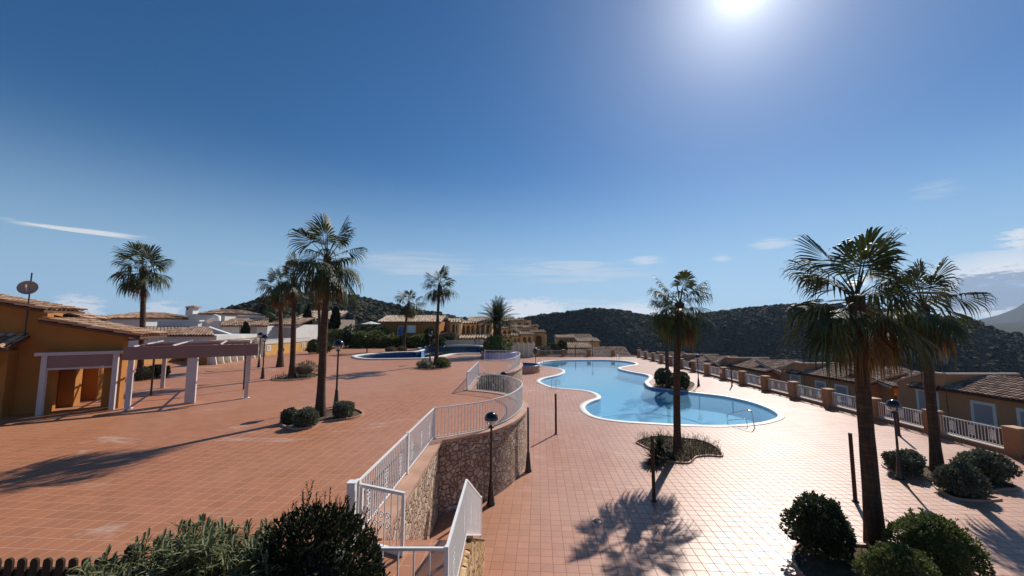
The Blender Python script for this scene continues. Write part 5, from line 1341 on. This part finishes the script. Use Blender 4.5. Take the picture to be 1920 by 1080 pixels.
# sloping white parapet in front of the tower
m = MB(); a, b = D(388, 600, 44), D(476, 650, 41); L_ = (V(b.x, b.y, 0) - V(a.x, a.y, 0)).length
m.wall(a, b, [(0, 0), (L_, 0), (L_, D(476, 640, 41).z), (L_ * .55, D(440, 628, 42.3).z), (0, D(388, 612, 44).z)], [], .4); part(m, 'stair_parapet', M['whitewash'], r)
# curved chimney cowl
m = MB(); p = D(400, 604, 47); m.tube([D(390, 603, 47), D(397, 599, 47), D(404, 594, 47), D(408, 595, 47), D(408, 602, 47)], .35, 8); part(m, 'rounded_vent', M['white_trim'], r)
r, P, t_ = white_house('white house with a long parapet and brown tiles behind the cream wall', 50, 412, 497, 611, 8)
d0 = (P[1] - P[0]).normalized(); zr = D(450, 598, 54).z; roof(r, [P[0] + V(0, -.4, t_), P[1] + V(.3, -.4, t_), V(D(503, 599, 54).x, 54, zr), V(D(420, 599, 54).x, 54, zr)], 'tile_brown', step=.3)
m = MB(); a, b = D(416, 640, 54.3), D(492, 640, 54.3); blk(m, a, b, .6, 0, D(450, 592.5, 54.3).z); part(m, 'parapet', M['whitewash'], r)
for px in (474, 455): q = D(px, 632, 50); win(r, V(q.x, 50, q.z), V(1, 0, 0), 1.0, 1.3)
r, P, t_ = white_house('small white house with grey doors between the palm trunks', 52, 498, 551, 609, 6)
roof(r, [P[0] + V(-.4, -.4, t_), P[1] + V(.5, -.4, t_), V(P[1].x + .3, 56, t_ + .9), V(P[0].x, 56, t_ + .9)], 'tile_brown', step=.3)
for px, w_ in ((507, 1.0), (537, 1.5)): q = D(px, 636, 52); win(r, V(q.x, 52, q.z), V(1, 0, 0), w_, 1.5)
# stone coloured house behind
a, b = D(556, 640, 66), D(628, 640, 66); zt2 = D(590, 599, 66).z
r = thing('stone_house', V(a.x, a.y, 0), 'grey beige house with a striped tile roof behind the cypresses', 'house')
m = MB(); P = blk(m, a, b, 8, 0, zt2); M['greige'] = paint('greige_stucco', (.30, .24, .19), .9, .2, .15); part(m, 'wall', M['greige'], r)
roof(r, [P[0] + V(-.5, -.5, zt2), P[1] + V(.5, -.5, zt2), V(P[1].x + .5, P[1].y + 4, zt2 + 1.5), V(P[0].x - .5, P[0].y + 4, zt2 + 1.5)], 'tile_pale', step=.55)
for px in (580, 605, 617): q = D(px, 617, 66); win(r, V(q.x, 66, q.z), V(1, 0, 0), .8, 1.1, 'dark_open', 'greige')
# ================================================================= houses below the boundary wall
def right_house(label):
    r = thing('terraced_house', V(26, 29, -3), label, 'house', 'ochre houses below the pool deck'); O = M['ochre_dim']
    ze = 1.0                                        # eave height of this house
    # front block: windows look at the deck
    part(MB().wall((26, 34.7), (26, 28.6), [(0, -3.2), (6.1, -3.2), (6.1, ze - .08), (0, ze - .08)], [], .25), 'front_wall', O, r)
    part(MB().wall((26.26, 28.6), (28.8, 28.6), [(0, -3.2), (2.5, -3.2), (2.5, ze + .5), (0, ze - .06)], [], .25), 'side_wall', O, r)
    roof(r, [V(25.65, 34.75, ze), V(25.65, 28.2, ze), V(28.7, 28.2, ze + .78), V(28.7, 34.75, ze + .78)], 'tile_brown', 'front_roof', .24, .38)
    for y0, w_ in ((32.95, .85), (30.9, .95)): win(r, V(26, y0, ze - 1.55), V(0, -1, 0), w_, 1.0)
    # gable block with a canopied window
    zt = ze + .85
    part(MB().wall((25.95, 37.6), (25.95, 34.72), [(0, -3.2), (2.88, -3.2), (2.88, zt), (2.0, zt), (0, ze - .05)], [], 4.6), 'gable_block', O, r)
    cap = MB(); cap.beam(V(25.9, 37.75, ze - .02), V(25.9, 35.6, zt + .05), .22, .1); cap.beam(V(25.9, 35.6, zt + .055), V(25.9, 34.7, zt + .055), .22, .1)
    cap.beam(V(26.02, 34.7, zt + .051), V(30.4, 34.7, zt + .051), .2, .1); part(cap, 'gable_coping', M['kerb_cap'], r)
    win(r, V(25.95, 35.75, ze - 1.6), V(0, -1, 0), 1.0, 1.25)
    roof(r, [V(25.55, 36.5, ze - .1), V(25.55, 34.95, ze - .1), V(25.93, 34.95, ze + .12), V(25.93, 36.5, ze + .12)], 'tile_brown', 'canopy_roof', .22, .4)
    # rear wing: gable roof falling towards the viewer above the recessed entry
    part(MB().wall((26.9, 27.6), (31.6, 27.6), [(0, -3.2), (4.7, -3.2), (4.7, ze - .05), (0, ze - .05)], [arch_hole(2.55, 3.45, -1.4, .55)], .25), 'entry_wall', M['orange'], r)
    part(MB().wall((26.9, 31.2), (26.9, 27.86), [(0, -3.2), (3.34, -3.2), (3.34, ze - .05), (0, ze + .72)], [], .24), 'wing_wall', O, r)
    roof(r, [V(26.5, 27.25, ze), V(31.9, 27.25, ze), V(31.0, 31.3, ze + .9), V(26.5, 31.3, ze + .9)], 'tile_brown', 'rear_roof', .24, .38)
    part(MB().beam(V(26.46, 27.3, ze - .04), V(26.46, 31.3, ze + .86), .1, .12), 'verge_board', M['kerb_cap'], r)
    q = V(0, 0, 0); fr = MB(); pts = [(2.5, -1.4), (2.5, .0)] + [(3.0 + .5 * math.cos(t), .08 + .5 * math.sin(t)) for t in [PI - PI * k / 10 for k in range(11)]] + [(3.5, .0), (3.5, -1.4)]
    d_ = part(MB().bbox((29.4, 27.7, -1.4), (30.4, 27.75, .6)), 'door', M['dark_open'], r)
    fr.tube([V(26.9 + u, 27.57, z) for u, z in pts], .06, 4, True, False); fr.build('door_frame', M['white_trim'], d_, r.location)
    g_ = MB(); 
    for k in range(6): g_.box((29.5 + .16 * k, 27.66, -.45), (.025, .025, 1.9))
    for k in range(4): g_.box((29.9, 27.659, -1.1 + .45 * k), (.96, .024, .025))
    g_.build('door_grille', M['white_trim'], d_, r.location)
    part(MB().tube([V(29.0 + .42 * math.cos(t), 27.2, .62 + .42 * math.sin(t)) for t in [PI * k / 8 for k in range(9)]], .045, 6).lathe([(0, 0), (.16, .04), (.2, .16), (.1, .3), (0, .32)], (29.42, 27.2, .3), 10), 'arched_bracket_lamp', M['white_trim'], r)
    return r
M['ochre_dim'] = paint('weathered_ochre_stucco', (.49, .245, .125), .9, .15, .14, 1.0, .12, 0, 40)
M['orange'] = paint('orange_stucco', (.56, .22, .04), .9, .15, .1, 1.0, .1, 0, 40)
LB = ('ochre house with shuttered windows near the grey bushes, its roof cut by the frame', 'ochre house behind the thick palm trunk, two white framed windows above the railing', 'ochre house whose tiled gable rises behind the curved end of the pool', 'ochre house with brown tiles behind the lantern lamp and the pool island', 'ochre house at the far bend of the boundary, only its tiled roof showing')
h0 = right_house(LB[1])
for k, lb in enumerate(LB):
    if k == 1: continue
    c = copy_tree(h0); c['label'] = lb; c.location = h0.location + V(0, 11.25 * (k - 1), -.5 * (k - 1))
h0['label'] = LB[1]
# ================================================================= buildings beyond the terrace
for k_, c_ in (('apt_a', (.74, .43, .18)), ('apt_b', (.78, .50, .25)), ('apt_c', (.66, .36, .15))): M[k_] = paint('apartment_stucco_' + k_[-1], c_, .9, .15, .12, .6, .1)
def far_house(label, y, px0, px1, eave, base, rise, dep=7, mat='apt_a', rmat='tile_pale', over=.4, arches=0, arch_h=(.15, .75), wins=(), group=None, skew=0.0, name='house', hipped=False, step=.42, parapet=False):
    a, b = D(px0, base, y), D(px1, base, y + skew); t_ = D(px0, eave, y).z; zb = min(a.z, b.z) - 1.5
    r = thing(name, V(a.x, a.y, zb), label, 'house', group)
    d = (V(b.x, b.y, 0) - V(a.x, a.y, 0)); Lw = d.length; d.normalize(); n = V(-d.y, d.x, 0)
    holes = []; zb0 = D(px0, base, y).z; hh = t_ - zb0
    for k in range(arches):
        w_ = Lw / (arches + .4); u0 = w_ * (.2 + k) + w_ * .16; holes.append(arch_hole(u0, u0 + w_ * .68, zb0 + hh * arch_h[0], zb0 + hh * arch_h[1], 8))
    m = MB().wall(a, b, [(0, zb), (Lw, zb), (Lw, t_), (0, t_)], holes, .3); part(m, 'front_wall', M[mat], r)
    bd = MB(); P = [V(a.x, a.y, 0) + n * (.31 if not holes else 2.2), V(b.x, b.y, 0) + n * (.31 if not holes else 2.2), V(b.x, b.y, 0) + n * dep, V(a.x, a.y, 0) + n * dep]
    bd.prism(P, zb, t_ - .003); part(bd, 'rear_block', M[mat], r)
    if holes:
        sd = MB()
        for p in (V(a.x, a.y, 0), V(b.x, b.y, 0) - d * .25): sd.wall(p + n * .301, p + n * 2.19, [(0, zb), (1.88, zb), (1.88, t_ - .004), (0, t_ - .004)], [], -.25 if False else .25)
        part(sd, 'porch_wall', M[mat], r)
    if parapet:
        part(MB().beam(V(a.x, a.y, t_ + .06) - n * .03, V(b.x, b.y, t_ + .06) - n * .03, .3, .12), 'parapet_cap', M['tile_pale'], r)
        part(MB().prism([p for p in [V(a.x, a.y, 0) + n * .16, V(b.x, b.y, 0) + n * .16, P[2], P[3]]], t_ - .002, t_ + .03), 'flat_roof', M['coping'], r)
    elif hipped:
        hip(r, [V(a.x, a.y, 0), V(b.x, b.y, 0), P[2], P[3]], t_, rise, rmat, over, 'roof', step)
    else:
        A_, B_ = V(a.x, a.y, 0) - d * over - n * over, V(b.x, b.y, 0) + d * over - n * over
        roof(r, [A_ + V(0, 0, t_ - .05), B_ + V(0, 0, t_ - .05), B_ + n * (dep * .55 + over) + V(0, 0, t_ + rise), A_ + n * (dep * .55 + over) + V(0, 0, t_ + rise)], rmat, 'roof', step, .55)
        roof(r, [B_ + n * (dep + 2 * over) + V(0, 0, t_ - .05), A_ + n * (dep + 2 * over) + V(0, 0, t_ - .05), A_ + n * (dep * .55 + over) + V(0, 0, t_ + rise), B_ + n * (dep * .55 + over) + V(0, 0, t_ + rise)], rmat, 'roof', step, .55, False)
    for px, wy, w_, h_, mt, tr_ in wins:
        u = (px - px0) / (px1 - px0) * Lw; q = D(px, wy, y); win(r, V(a.x, a.y, 0) + d * u + V(0, 0, q.z), d, w_, h_, mt, tr_)
    return r
M['blue_door'] = paint('blue_grille', (.16, .2, .36), .6, .3, .1)
lh = far_house('long ochre house with pale tile roof, an arched blue door and a white shutter', 60, 713, 823, 603, 634, .95, 8, 'ochre', 'tile_pale', .4, 0, wins=[(771, 622.5, 1.05, .9, 'frost', 'white_trim')], step=.42)
dd_ = MB(); q0_ = D(753, 631, 60); dd_.wall((q0_.x - .55, 59.9), (q0_.x + .55, 59.9), [(0, q0_.z), (1.1, q0_.z), (1.1, q0_.z + 1.1)] + [(.55 + .55 * math.cos(t), q0_.z + 1.1 + .5 * math.sin(t)) for t in [PI * k / 8 for k in range(1, 8)]] + [(0, q0_.z + 1.1)], [], .09)
dr_ = part(dd_, 'door', M['blue_door'], lh)
MB().tube([V(q0_.x - .6, 59.88, q0_.z), V(q0_.x - .6, 59.88, q0_.z + 1.1)] + [V(q0_.x - .6 * math.cos(t), 59.88, q0_.z + 1.1 + .56 * math.sin(t)) for t in [PI * k / 8 for k in range(1, 9)]] + [V(q0_.x + .6, 59.88, q0_.z)], .06, 4, True, False).build('door_frame', M['white_trim'], dr_, lh.location)
for args in (
    ('ochre house block with two arches joined to the long house', 66, 826, 856, 601, 630, .3, 8, 'apt_b', 'tile_pale', .25, 0),
    ('small arched ochre porch beside the block joined to the long house', 63, 845, 862, 604, 626, .2, 3, 'apt_b', 'tile_pale', .2, 2),
    ('ochre house with dark arches below a low pale roof next to the porch', 67, 862, 893, 606, 628, .35, 8, 'apt_a', 'tile_pale', .2, 3),
    ('ochre house with big round arches just short of the date palm', 68, 888, 922, 603.5, 629, .4, 9, 'apt_b', 'tile_pale', .2, 3),
    ('far house with only its long pale tile roof rising above the arches', 84, 879, 962, 601.5, 626, .9, 8, 'apt_c', 'tile_pale', .3, 0),
    ('low house with a flat pale roof just behind the far white fence', 61.5, 862, 888, 634, 650, .25, 6, 'apt_c', 'tile_pale', .2, 0),
    ('low arched ochre house behind the far fence beside its flat roofed neighbour', 62.5, 884, 905, 633, 650, .25, 6, 'apt_b', 'tile_pale', .2, 2),
    ('low ochre house with one arch behind the far fence by the date palm', 63, 904, 926, 635, 650, .25, 6, 'apt_a', 'tile_pale', .2, 1),
    ('topmost stepped apartment of the stack, behind the date palm', 84, 938, 957, 603, 622, .0, 7, 'apt_b', 'tile_pale', .3, 1),
    ('upper stepped apartment with a pale roof slab and dark balcony arches', 83, 956, 981, 601, 620, .35, 7, 'apt_c', 'tile_pale', .2, 2),
    ('square apartment block at the crest of the stack against the dark hill', 84, 980, 996, 601.5, 622, .0, 6, 'apt_a', 'tile_pale', .2, 1),
    ('middle stepped apartment half hidden by the date palm fronds', 78.5, 940, 962, 616, 634, .25, 7, 'apt_b', 'tile_pale', .2, 2),
    ('middle stepped apartment with two arches, second row of the stack', 77.5, 959, 979, 613, 633, .3, 7, 'apt_c', 'tile_pale', .2, 2),
    ('middle stepped apartment with a bright pale roof, second row of the stack', 77, 975, 996, 614.5, 633, .35, 7, 'apt_b', 'tile_pale', .2, 2),
    ('outer middle apartment stepping down the slope of the stack', 79, 994, 1009, 612, 636, .2, 6, 'apt_a', 'tile_pale', .2, 1),
    ('lower stepped apartment with dark openings over the cream screen, near the palm', 71.5, 943, 962, 632, 650, .2, 7, 'apt_a', 'tile_pale', .2, 1),
    ('lower stepped apartment with a pair of arches over the cream screen', 71, 960, 979, 629.5, 650, .25, 7, 'apt_b', 'tile_pale', .2, 2),
    ('lower stepped apartment with two tall arches under a pale roof', 70.5, 977, 1000, 627, 650, .3, 7, 'apt_a', 'tile_pale', .2, 2),
    ('lowest outer apartment at the foot of the stack by the dark hill', 73, 998, 1022, 623, 652, .25, 7, 'apt_c', 'tile_pale', .2, 1),
    ('narrow end apartment below the crest, stepping toward the valley', 76, 1008, 1025, 628, 655, .0, 6, 'apt_b', 'tile_pale', .2, 1)):
    lb, y, p0, p1, ev, bs, rs_, dp, mt, rm, ov, ar = args
    far_house(lb, y, p0, p1, ev, bs, rs_, dp, mt, rm, ov, ar, (.1, .8), (), 'stepped ochre houses', step=.42, parapet=(rs_ == 0))
for args in (
    ('ochre house with a striped pale tile roof beyond the far boundary', 78, 1062, 1108, 652, 664, .75, 6, 'apt_c', 'tile_pale', 0),
    ('distant ochre houses row end with arches on the slope', 104, 1046, 1078, 633, 644, .5, 8, 'apt_b', 'tile_pale', 3),
    ('distant house with long flat tile roof on the slope', 108, 1072, 1112, 634, 646, .9, 9, 'apt_c', 'tile_brown', 2),
    ('distant low house half hidden by tile roofs lower on the slope', 98, 1085, 1124, 640, 650, .6, 8, 'apt_c', 'tile_pale', 0),
    ('low wide tile roof beyond the far corner of the deck', 84, 1098, 1182, 668, 674, 1.7, 9, 'apt_c', 'tile_brown', 0),
    ('brown roof edge beyond the far boundary behind the lamp', 74, 1068, 1098, 663, 672, .5, 5, 'apt_c', 'tile_brown', 0)):
    lb, y, p0, p1, ev, bs, rs_, dp, mt, rm, ar = args
    far_house(lb, y, p0, p1, ev, bs, rs_, dp, mt, rm, .3, ar, (.1, .8), (), 'houses on the slope', step=.42)
for lb, p0, p1, y in (('small white house on the skyline of the dark hill', 1376, 1392, 420), ('second small pale house on the skyline of the dark hill', 1400, 1412, 425)):
    pz = 583
    far_house(lb, y, p0, p1, pz - 2, pz + 6, 1.0, 8, 'whitewash', 'tile_pale', .3, 0, step=2.0, group='skyline houses')
# cream screen wall at the far end of the deck
sw_ = slab('screen_wall', [G(944, 670.5), G(1003, 669.5)], 0, D(970, 645, 62).z, 'cream', 'tall cream screen wall with vertical ribs behind the round basin')
for k in range(7):
    p = G(944, 670.5).lerp(G(1003, 669.5), k / 6.3); part(MB().box((p.x, p.y - .2, 1.2), (.22, .16, 2.4)), 'rib', M['white_trim'], sw_)
# white railing along the far edge of the terrace
rl = thing('railing', V(D(829, 648, 56).x, 56, TZ), 'white railing closing the far edge of the terrace behind the upper pool', 'railing', 'white terrace railings'); tag(rl, kind='thing')
fx0, fx1 = D(832, 648, 56).x, D(926, 648, 56).x
m = MB(); n = 70
for k in range(n): m.box((fx0 + (fx1 - fx0) * k / n, 56, TZ + .48), (.03, .03, .9))
m.bbox((fx0, 55.97, TZ + .93), (fx1, 56.03, TZ + .98)); part(m, 'balusters', M['white_dull'], rl); part(MB().box((fx0 - .15, 56, TZ + .55), (.5, .4, 1.1)), 'pillar', M['white_dull'], rl)
# parasol far behind
pp = D(695, 628, 88); pu = thing('parasol', V(pp.x, pp.y, pp.z - 1), 'wide white parasol in a garden under the hill', 'parasol')
zt_ = D(695, 604.5, 88).z; part(MB().lathe([(2.5, -.35), (1.2, -.1), (0, .25)], (pp.x, pp.y, zt_), 8, False), 'canopy', M['white_dull'], pu); part(MB().tube([V(pp.x, pp.y, pp.z - 1), V(pp.x, pp.y, zt_ + .2)], .05, 6), 'pole', M['white_dull'], pu)
og = D(645, 614, 80); ow = thing('garden_wall', V(og.x, og.y, TZ), 'small orange garden wall piece beside a cypress', 'wall'); tag(ow, kind='thing')
part(MB().box((og.x, og.y, (TZ + D(645, 608, 80).z) / 2), (1.5, .4, D(645, 608, 80).z - TZ)), 'wall_body', M['ochre_light'], ow); part(MB().box((og.x, og.y, D(645, 608, 80).z + .05), (1.6, .5, .1)), 'wall_cap', M['kerb_cap'], ow)
# ================================================================= hedges, cypresses, trees far off
M['cypress'] = leafmat('cypress_foliage', (.006, .012, .006), (.02, .03, .014), .7, .08, .2)
def cypress(px, pt, pb, y, wpx, label, seed):
    b = D(px, pb, y); t_ = D(px, pt, y); h = t_.z - b.z; w_ = wpx * y / 720 / 2; rng = np.random.default_rng(seed); c = thing('cypress', b, label, 'cypress', 'dark cypresses')
    part(MB().tube([b - V(0, 0, .3), b + V(0, 0, h * .4)], .09, 6), 'trunk', M['bark'], c)
    n = 1500; u = rng.uniform(.03, 1, n); a = rng.uniform(0, 2*PI, n); rr = w_ * np.sin(np.pi * np.clip(u, .02, 1) ** .62) ** .7 * rng.uniform(.45, 1.08, n)
    pos = np.stack([b.x + rr * np.cos(a), b.y + rr * np.sin(a), b.z + u * h], 1); d = np.stack([np.cos(a) * .4, np.sin(a) * .4, np.ones(n)], 1) + rng.normal(size=(n, 3)) * .2; d /= np.linalg.norm(d, axis=1)[:, None]
    L = h * .13 * rng.uniform(.6, 1.2, n); v, f = leaf_quads(pos, d, L, L * .3, rng); m = MB(); m.arrays(v, f); m.lathe([(w_ * .7 * math.sin(PI * max(.02, k / 8) ** .62) ** .7, h * k / 8) for k in range(9)], b, 10); part(m, 'foliage', M['cypress'], c)
for k, (px, pt, pb, y, w_, lb) in enumerate(((459, 606, 634, 47, 13, 'small cone shaped cypress behind the cream wall'), (492, 573, 600, 70, 11, 'cypress behind the white parapet'), (575, 577, 620, 60, 13, 'slim cypress between two palm trunks'), (628, 578, 619, 62, 15, 'broad dark cypress beside the tall terrace palm'))): cypress(px, pt, pb, y, w_, lb, 80 + k)
def far_bush(px0, px1, pt, pb, y, mat, label, seed, n=1200, leaf=.35, cat='bush', name='garden_shrub', z=None, **k):
    c = D((px0 + px1) / 2, pb, y); s = y / 720; rx = (px1 - px0) / 2 * s; h = D((px0 + px1) / 2, pt, y).z - c.z
    o = bush_mesh((c.x, c.y, c.z), rx, max(.8, min(rx, 2.5)), h, n, leaf, seed, **k).build(name, M[mat], None, c); return tag(o, label, cat, None, 'thing')
hd = [(612, 640, 622, 650, 54, 'bush_green', 'loose green hedge piece next to the tall palm trunk'), (636, 664, 618, 652, 55, 'bush_dark', 'dark hedge piece with pale sprigs'), (660, 692, 624, 653, 55, 'bush_green', 'hedge piece behind the short reddish pole'),
      (672, 702, 612, 640, 58, 'bush_dark', 'round headed dark tree like shrub above the hedge'), (690, 718, 628, 652, 55, 'bush_green', 'low hedge behind the pale wooden posts'), (707, 729, 616, 640, 57, 'bush_dark', 'ball shaped clipped dark shrub at the corner of the long house'), (715, 745, 631, 651, 55, 'bush_green', 'hedge under the arched blue door'),
      (743, 772, 632, 651, 55, 'bush_dark', 'hedge behind the palm at the upper pool spit'), (768, 800, 631, 650, 55, 'bush_green', 'hedge below the white shutter'), (798, 834, 630, 650, 55.5, 'bush_dark', 'hedge at the corner before the white railing'), (828, 852, 626, 640, 60, 'bush_dry', 'flowering shrub before the joined house block'),
      (590, 616, 640, 662, 50, 'bush_dark', 'dark hedge end behind the round clipped bushes'), (1010, 1032, 652, 668, 66, 'bush_grey', 'pale dead looking shrub behind the far fence'), (1024, 1048, 646, 668, 68, 'bush_dark', 'dark shrub behind the far fence pillars'), (1046, 1062, 640, 668, 74, 'bush_dark', 'dark tree clump before the distant tiled house'),
      (556, 590, 622, 640, 58, 'bush_dark', 'garden hedge under the striped roof'), (584, 616, 618, 640, 60, 'bush_green', 'garden shrub under the grey beige house'), (800, 812, 616, 644, 52, 'bush_dark', 'slim dark shrub rising behind the lamp by the upper pool')]
for k, (a_, b_, t_, c_, y, mt, lb) in enumerate(hd): far_bush(a_, b_, t_, c_, y, mt, lb, 100 + k, 1300, .36, rough=.4)
# ---- scrub on the hills: too many plants to count
M['scrub'] = leafmat('hill_scrub', (.010, .013, .007), (.062, .06, .034), .9, .1, .1)
def scrub(name, verts, nr, na, n, seed, smin, smax, label, tmax=.74, mat='scrub'):
    rng = np.random.default_rng(seed); Vt = np.array(verts).reshape(na + 1, nr + 1, 3); jm = int(nr * tmax)
    i = rng.uniform(0, na - 1e-3, n); j = rng.uniform(0, 1, n) ** .8 * (jm - 1e-3); i0 = i.astype(int); j0 = j.astype(int); fi = (i - i0)[:, None]; fj = (j - j0)[:, None]
    P = Vt[i0, j0] * (1 - fi) * (1 - fj) + Vt[i0 + 1, j0] * fi * (1 - fj) + Vt[i0, j0 + 1] * (1 - fi) * fj + Vt[i0 + 1, j0 + 1] * fi * fj
    dist = np.linalg.norm(P[:, :2], axis=1); s = rng.uniform(smin, smax, n) * rng.uniform(.6, 1.3, n)
    base = []
    q = 5
    for r_, z in ((.9, -.15), (1.0, .35), (.62, .85)):
        for k in range(q): base.append((r_ * math.cos(2*PI*k/q + z), r_ * math.sin(2*PI*k/q + z), z))
    base.append((0, 0, 1.1)); base = np.array(base)
    jit = rng.uniform(.6, 1.35, (n, len(base), 1)); V_ = P[:, None, :] + base[None] * s[:, None, None] * jit * np.array([1, 1, .8])
    F = [(r*q + k, r*q + (k+1) % q, (r+1)*q + (k+1) % q, (r+1)*q + k) for r in range(2) for k in range(q)] + [(2*q + k, 2*q + (k+1) % q, 3*q, 3*q) for k in range(q)]
    nb = len(base); m = MB(); F4 = np.array([f for f in F[:10]]); F3 = np.array([f[:3] for f in F[10:]])
    off = (np.arange(n) * nb)[:, None, None]
    m.v = list(map(tuple, V_.reshape(-1, 3).tolist())); m.f = list(map(tuple, (F4[None] + off).reshape(-1, 4).tolist())) + list(map(tuple, (F3[None] + off).reshape(-1, 3).tolist())); m.s = [False] * len(m.f)
    return tag(tag(m.build(name, M[mat]), kind='stuff'), label, 'scrub')
scrub('hill_shrubs', hvA, 60, 160, 7000, 1, 1.0, 3.0, 'low green scrub covering the rounded hill behind the houses')
scrub('hill_shrubs', hvB, 80, 240, 24000, 2, .8, 2.6, 'dark scrub covering the long hill across the valley')
# pale cliff in the valley
def cliff():
    rng = random.Random(4); pts = [(1560,640),(1600,622),(1640,618),(1690,628),(1730,634),(1765,640),(1778,670),(1772,690),(1745,695),(1700,682),(1650,668),(1600,656)]
    RC = lambda x, y, r: V(0, 0, CZ) + ray(x, y) * (r / math.hypot(ray(x, y).x, ray(x, y).y)); P = [RC(x, y, 362) for x, y in pts]; c = RC(1672, 654, 352); vs = []; R_ = 16; Pd = catmull(P, 8, True)
    for r in range(R_ + 1):
        for k, p in enumerate(Pd):
            q = c.lerp(p, r / R_); t_ = r / R_; bulge = (1 - t_ ** 3) * 20; nz = 6 * fbm(q.x * .09, q.z * .16, 3) + 3.0 * fbm(q.x * .35, q.z * .1, 7)
            rad_ = V(q.x, q.y, 0).normalized(); vs.append(q - rad_ * (bulge + nz) + rad_ * (16 * t_ ** 5) + V(0, 0, 2.2 * fbm(q.x * .2, q.y * .2, 5) * t_))
    k_ = len(Pd); fs = [(r*k_ + k, r*k_ + (k+1) % k_, (r+1)*k_ + (k+1) % k_, (r+1)*k_ + k) for r in range(R_) for k in range(k_)]
    return tag(MB().add(vs, fs, False).build('cliff', M['rock']), 'pale bare rock cliff on the shaded side of the valley', kind='structure')
cliff()
for k, (px, pt, pb, w_) in enumerate(((1803, 598, 607, 16), (1833, 604, 616, 14), (1818, 602, 611, 10), (1858, 613, 622, 9), (1906, 624, 634, 12))):
    y = 400 - k * 12; c = D(px, pb, y); h = D(px, pt, y).z - c.z; r_ = w_ * y / 720 / 2
    o = bush_mesh((c.x, c.y, c.z), r_, r_, h, 500, 1.6, 140 + k, rough=.3).build('ridge_tree', M['bush_dark'], None, c); tag(o, ('largest round dark tree on the ridge below the far mountain', 'second broad dark tree lower on the same ridge', 'dark tree between two broader ones on the ridge', 'small lone tree further down the ridge', 'small dark tree on the descending ridge near the picture edge')[k], 'tree', 'trees on the far ridge', 'thing')
# ================================================================= haze
t = NT('air'); pv = t.new('ShaderNodeVolumePrincipled'); pv.inputs['Color'].default_value = (.52, .70, 1.0, 1); pv.inputs['Density'].default_value = .00008; pv.inputs['Anisotropy'].default_value = .3
t.link(pv.outputs[0], t.out.inputs['Volume']); M['haze'] = t.m
hz_ = MB().bbox((-4300, -4300, -72), (4300, 4300, 420)).build('haze', M['haze']); tag(hz_, kind='stuff')
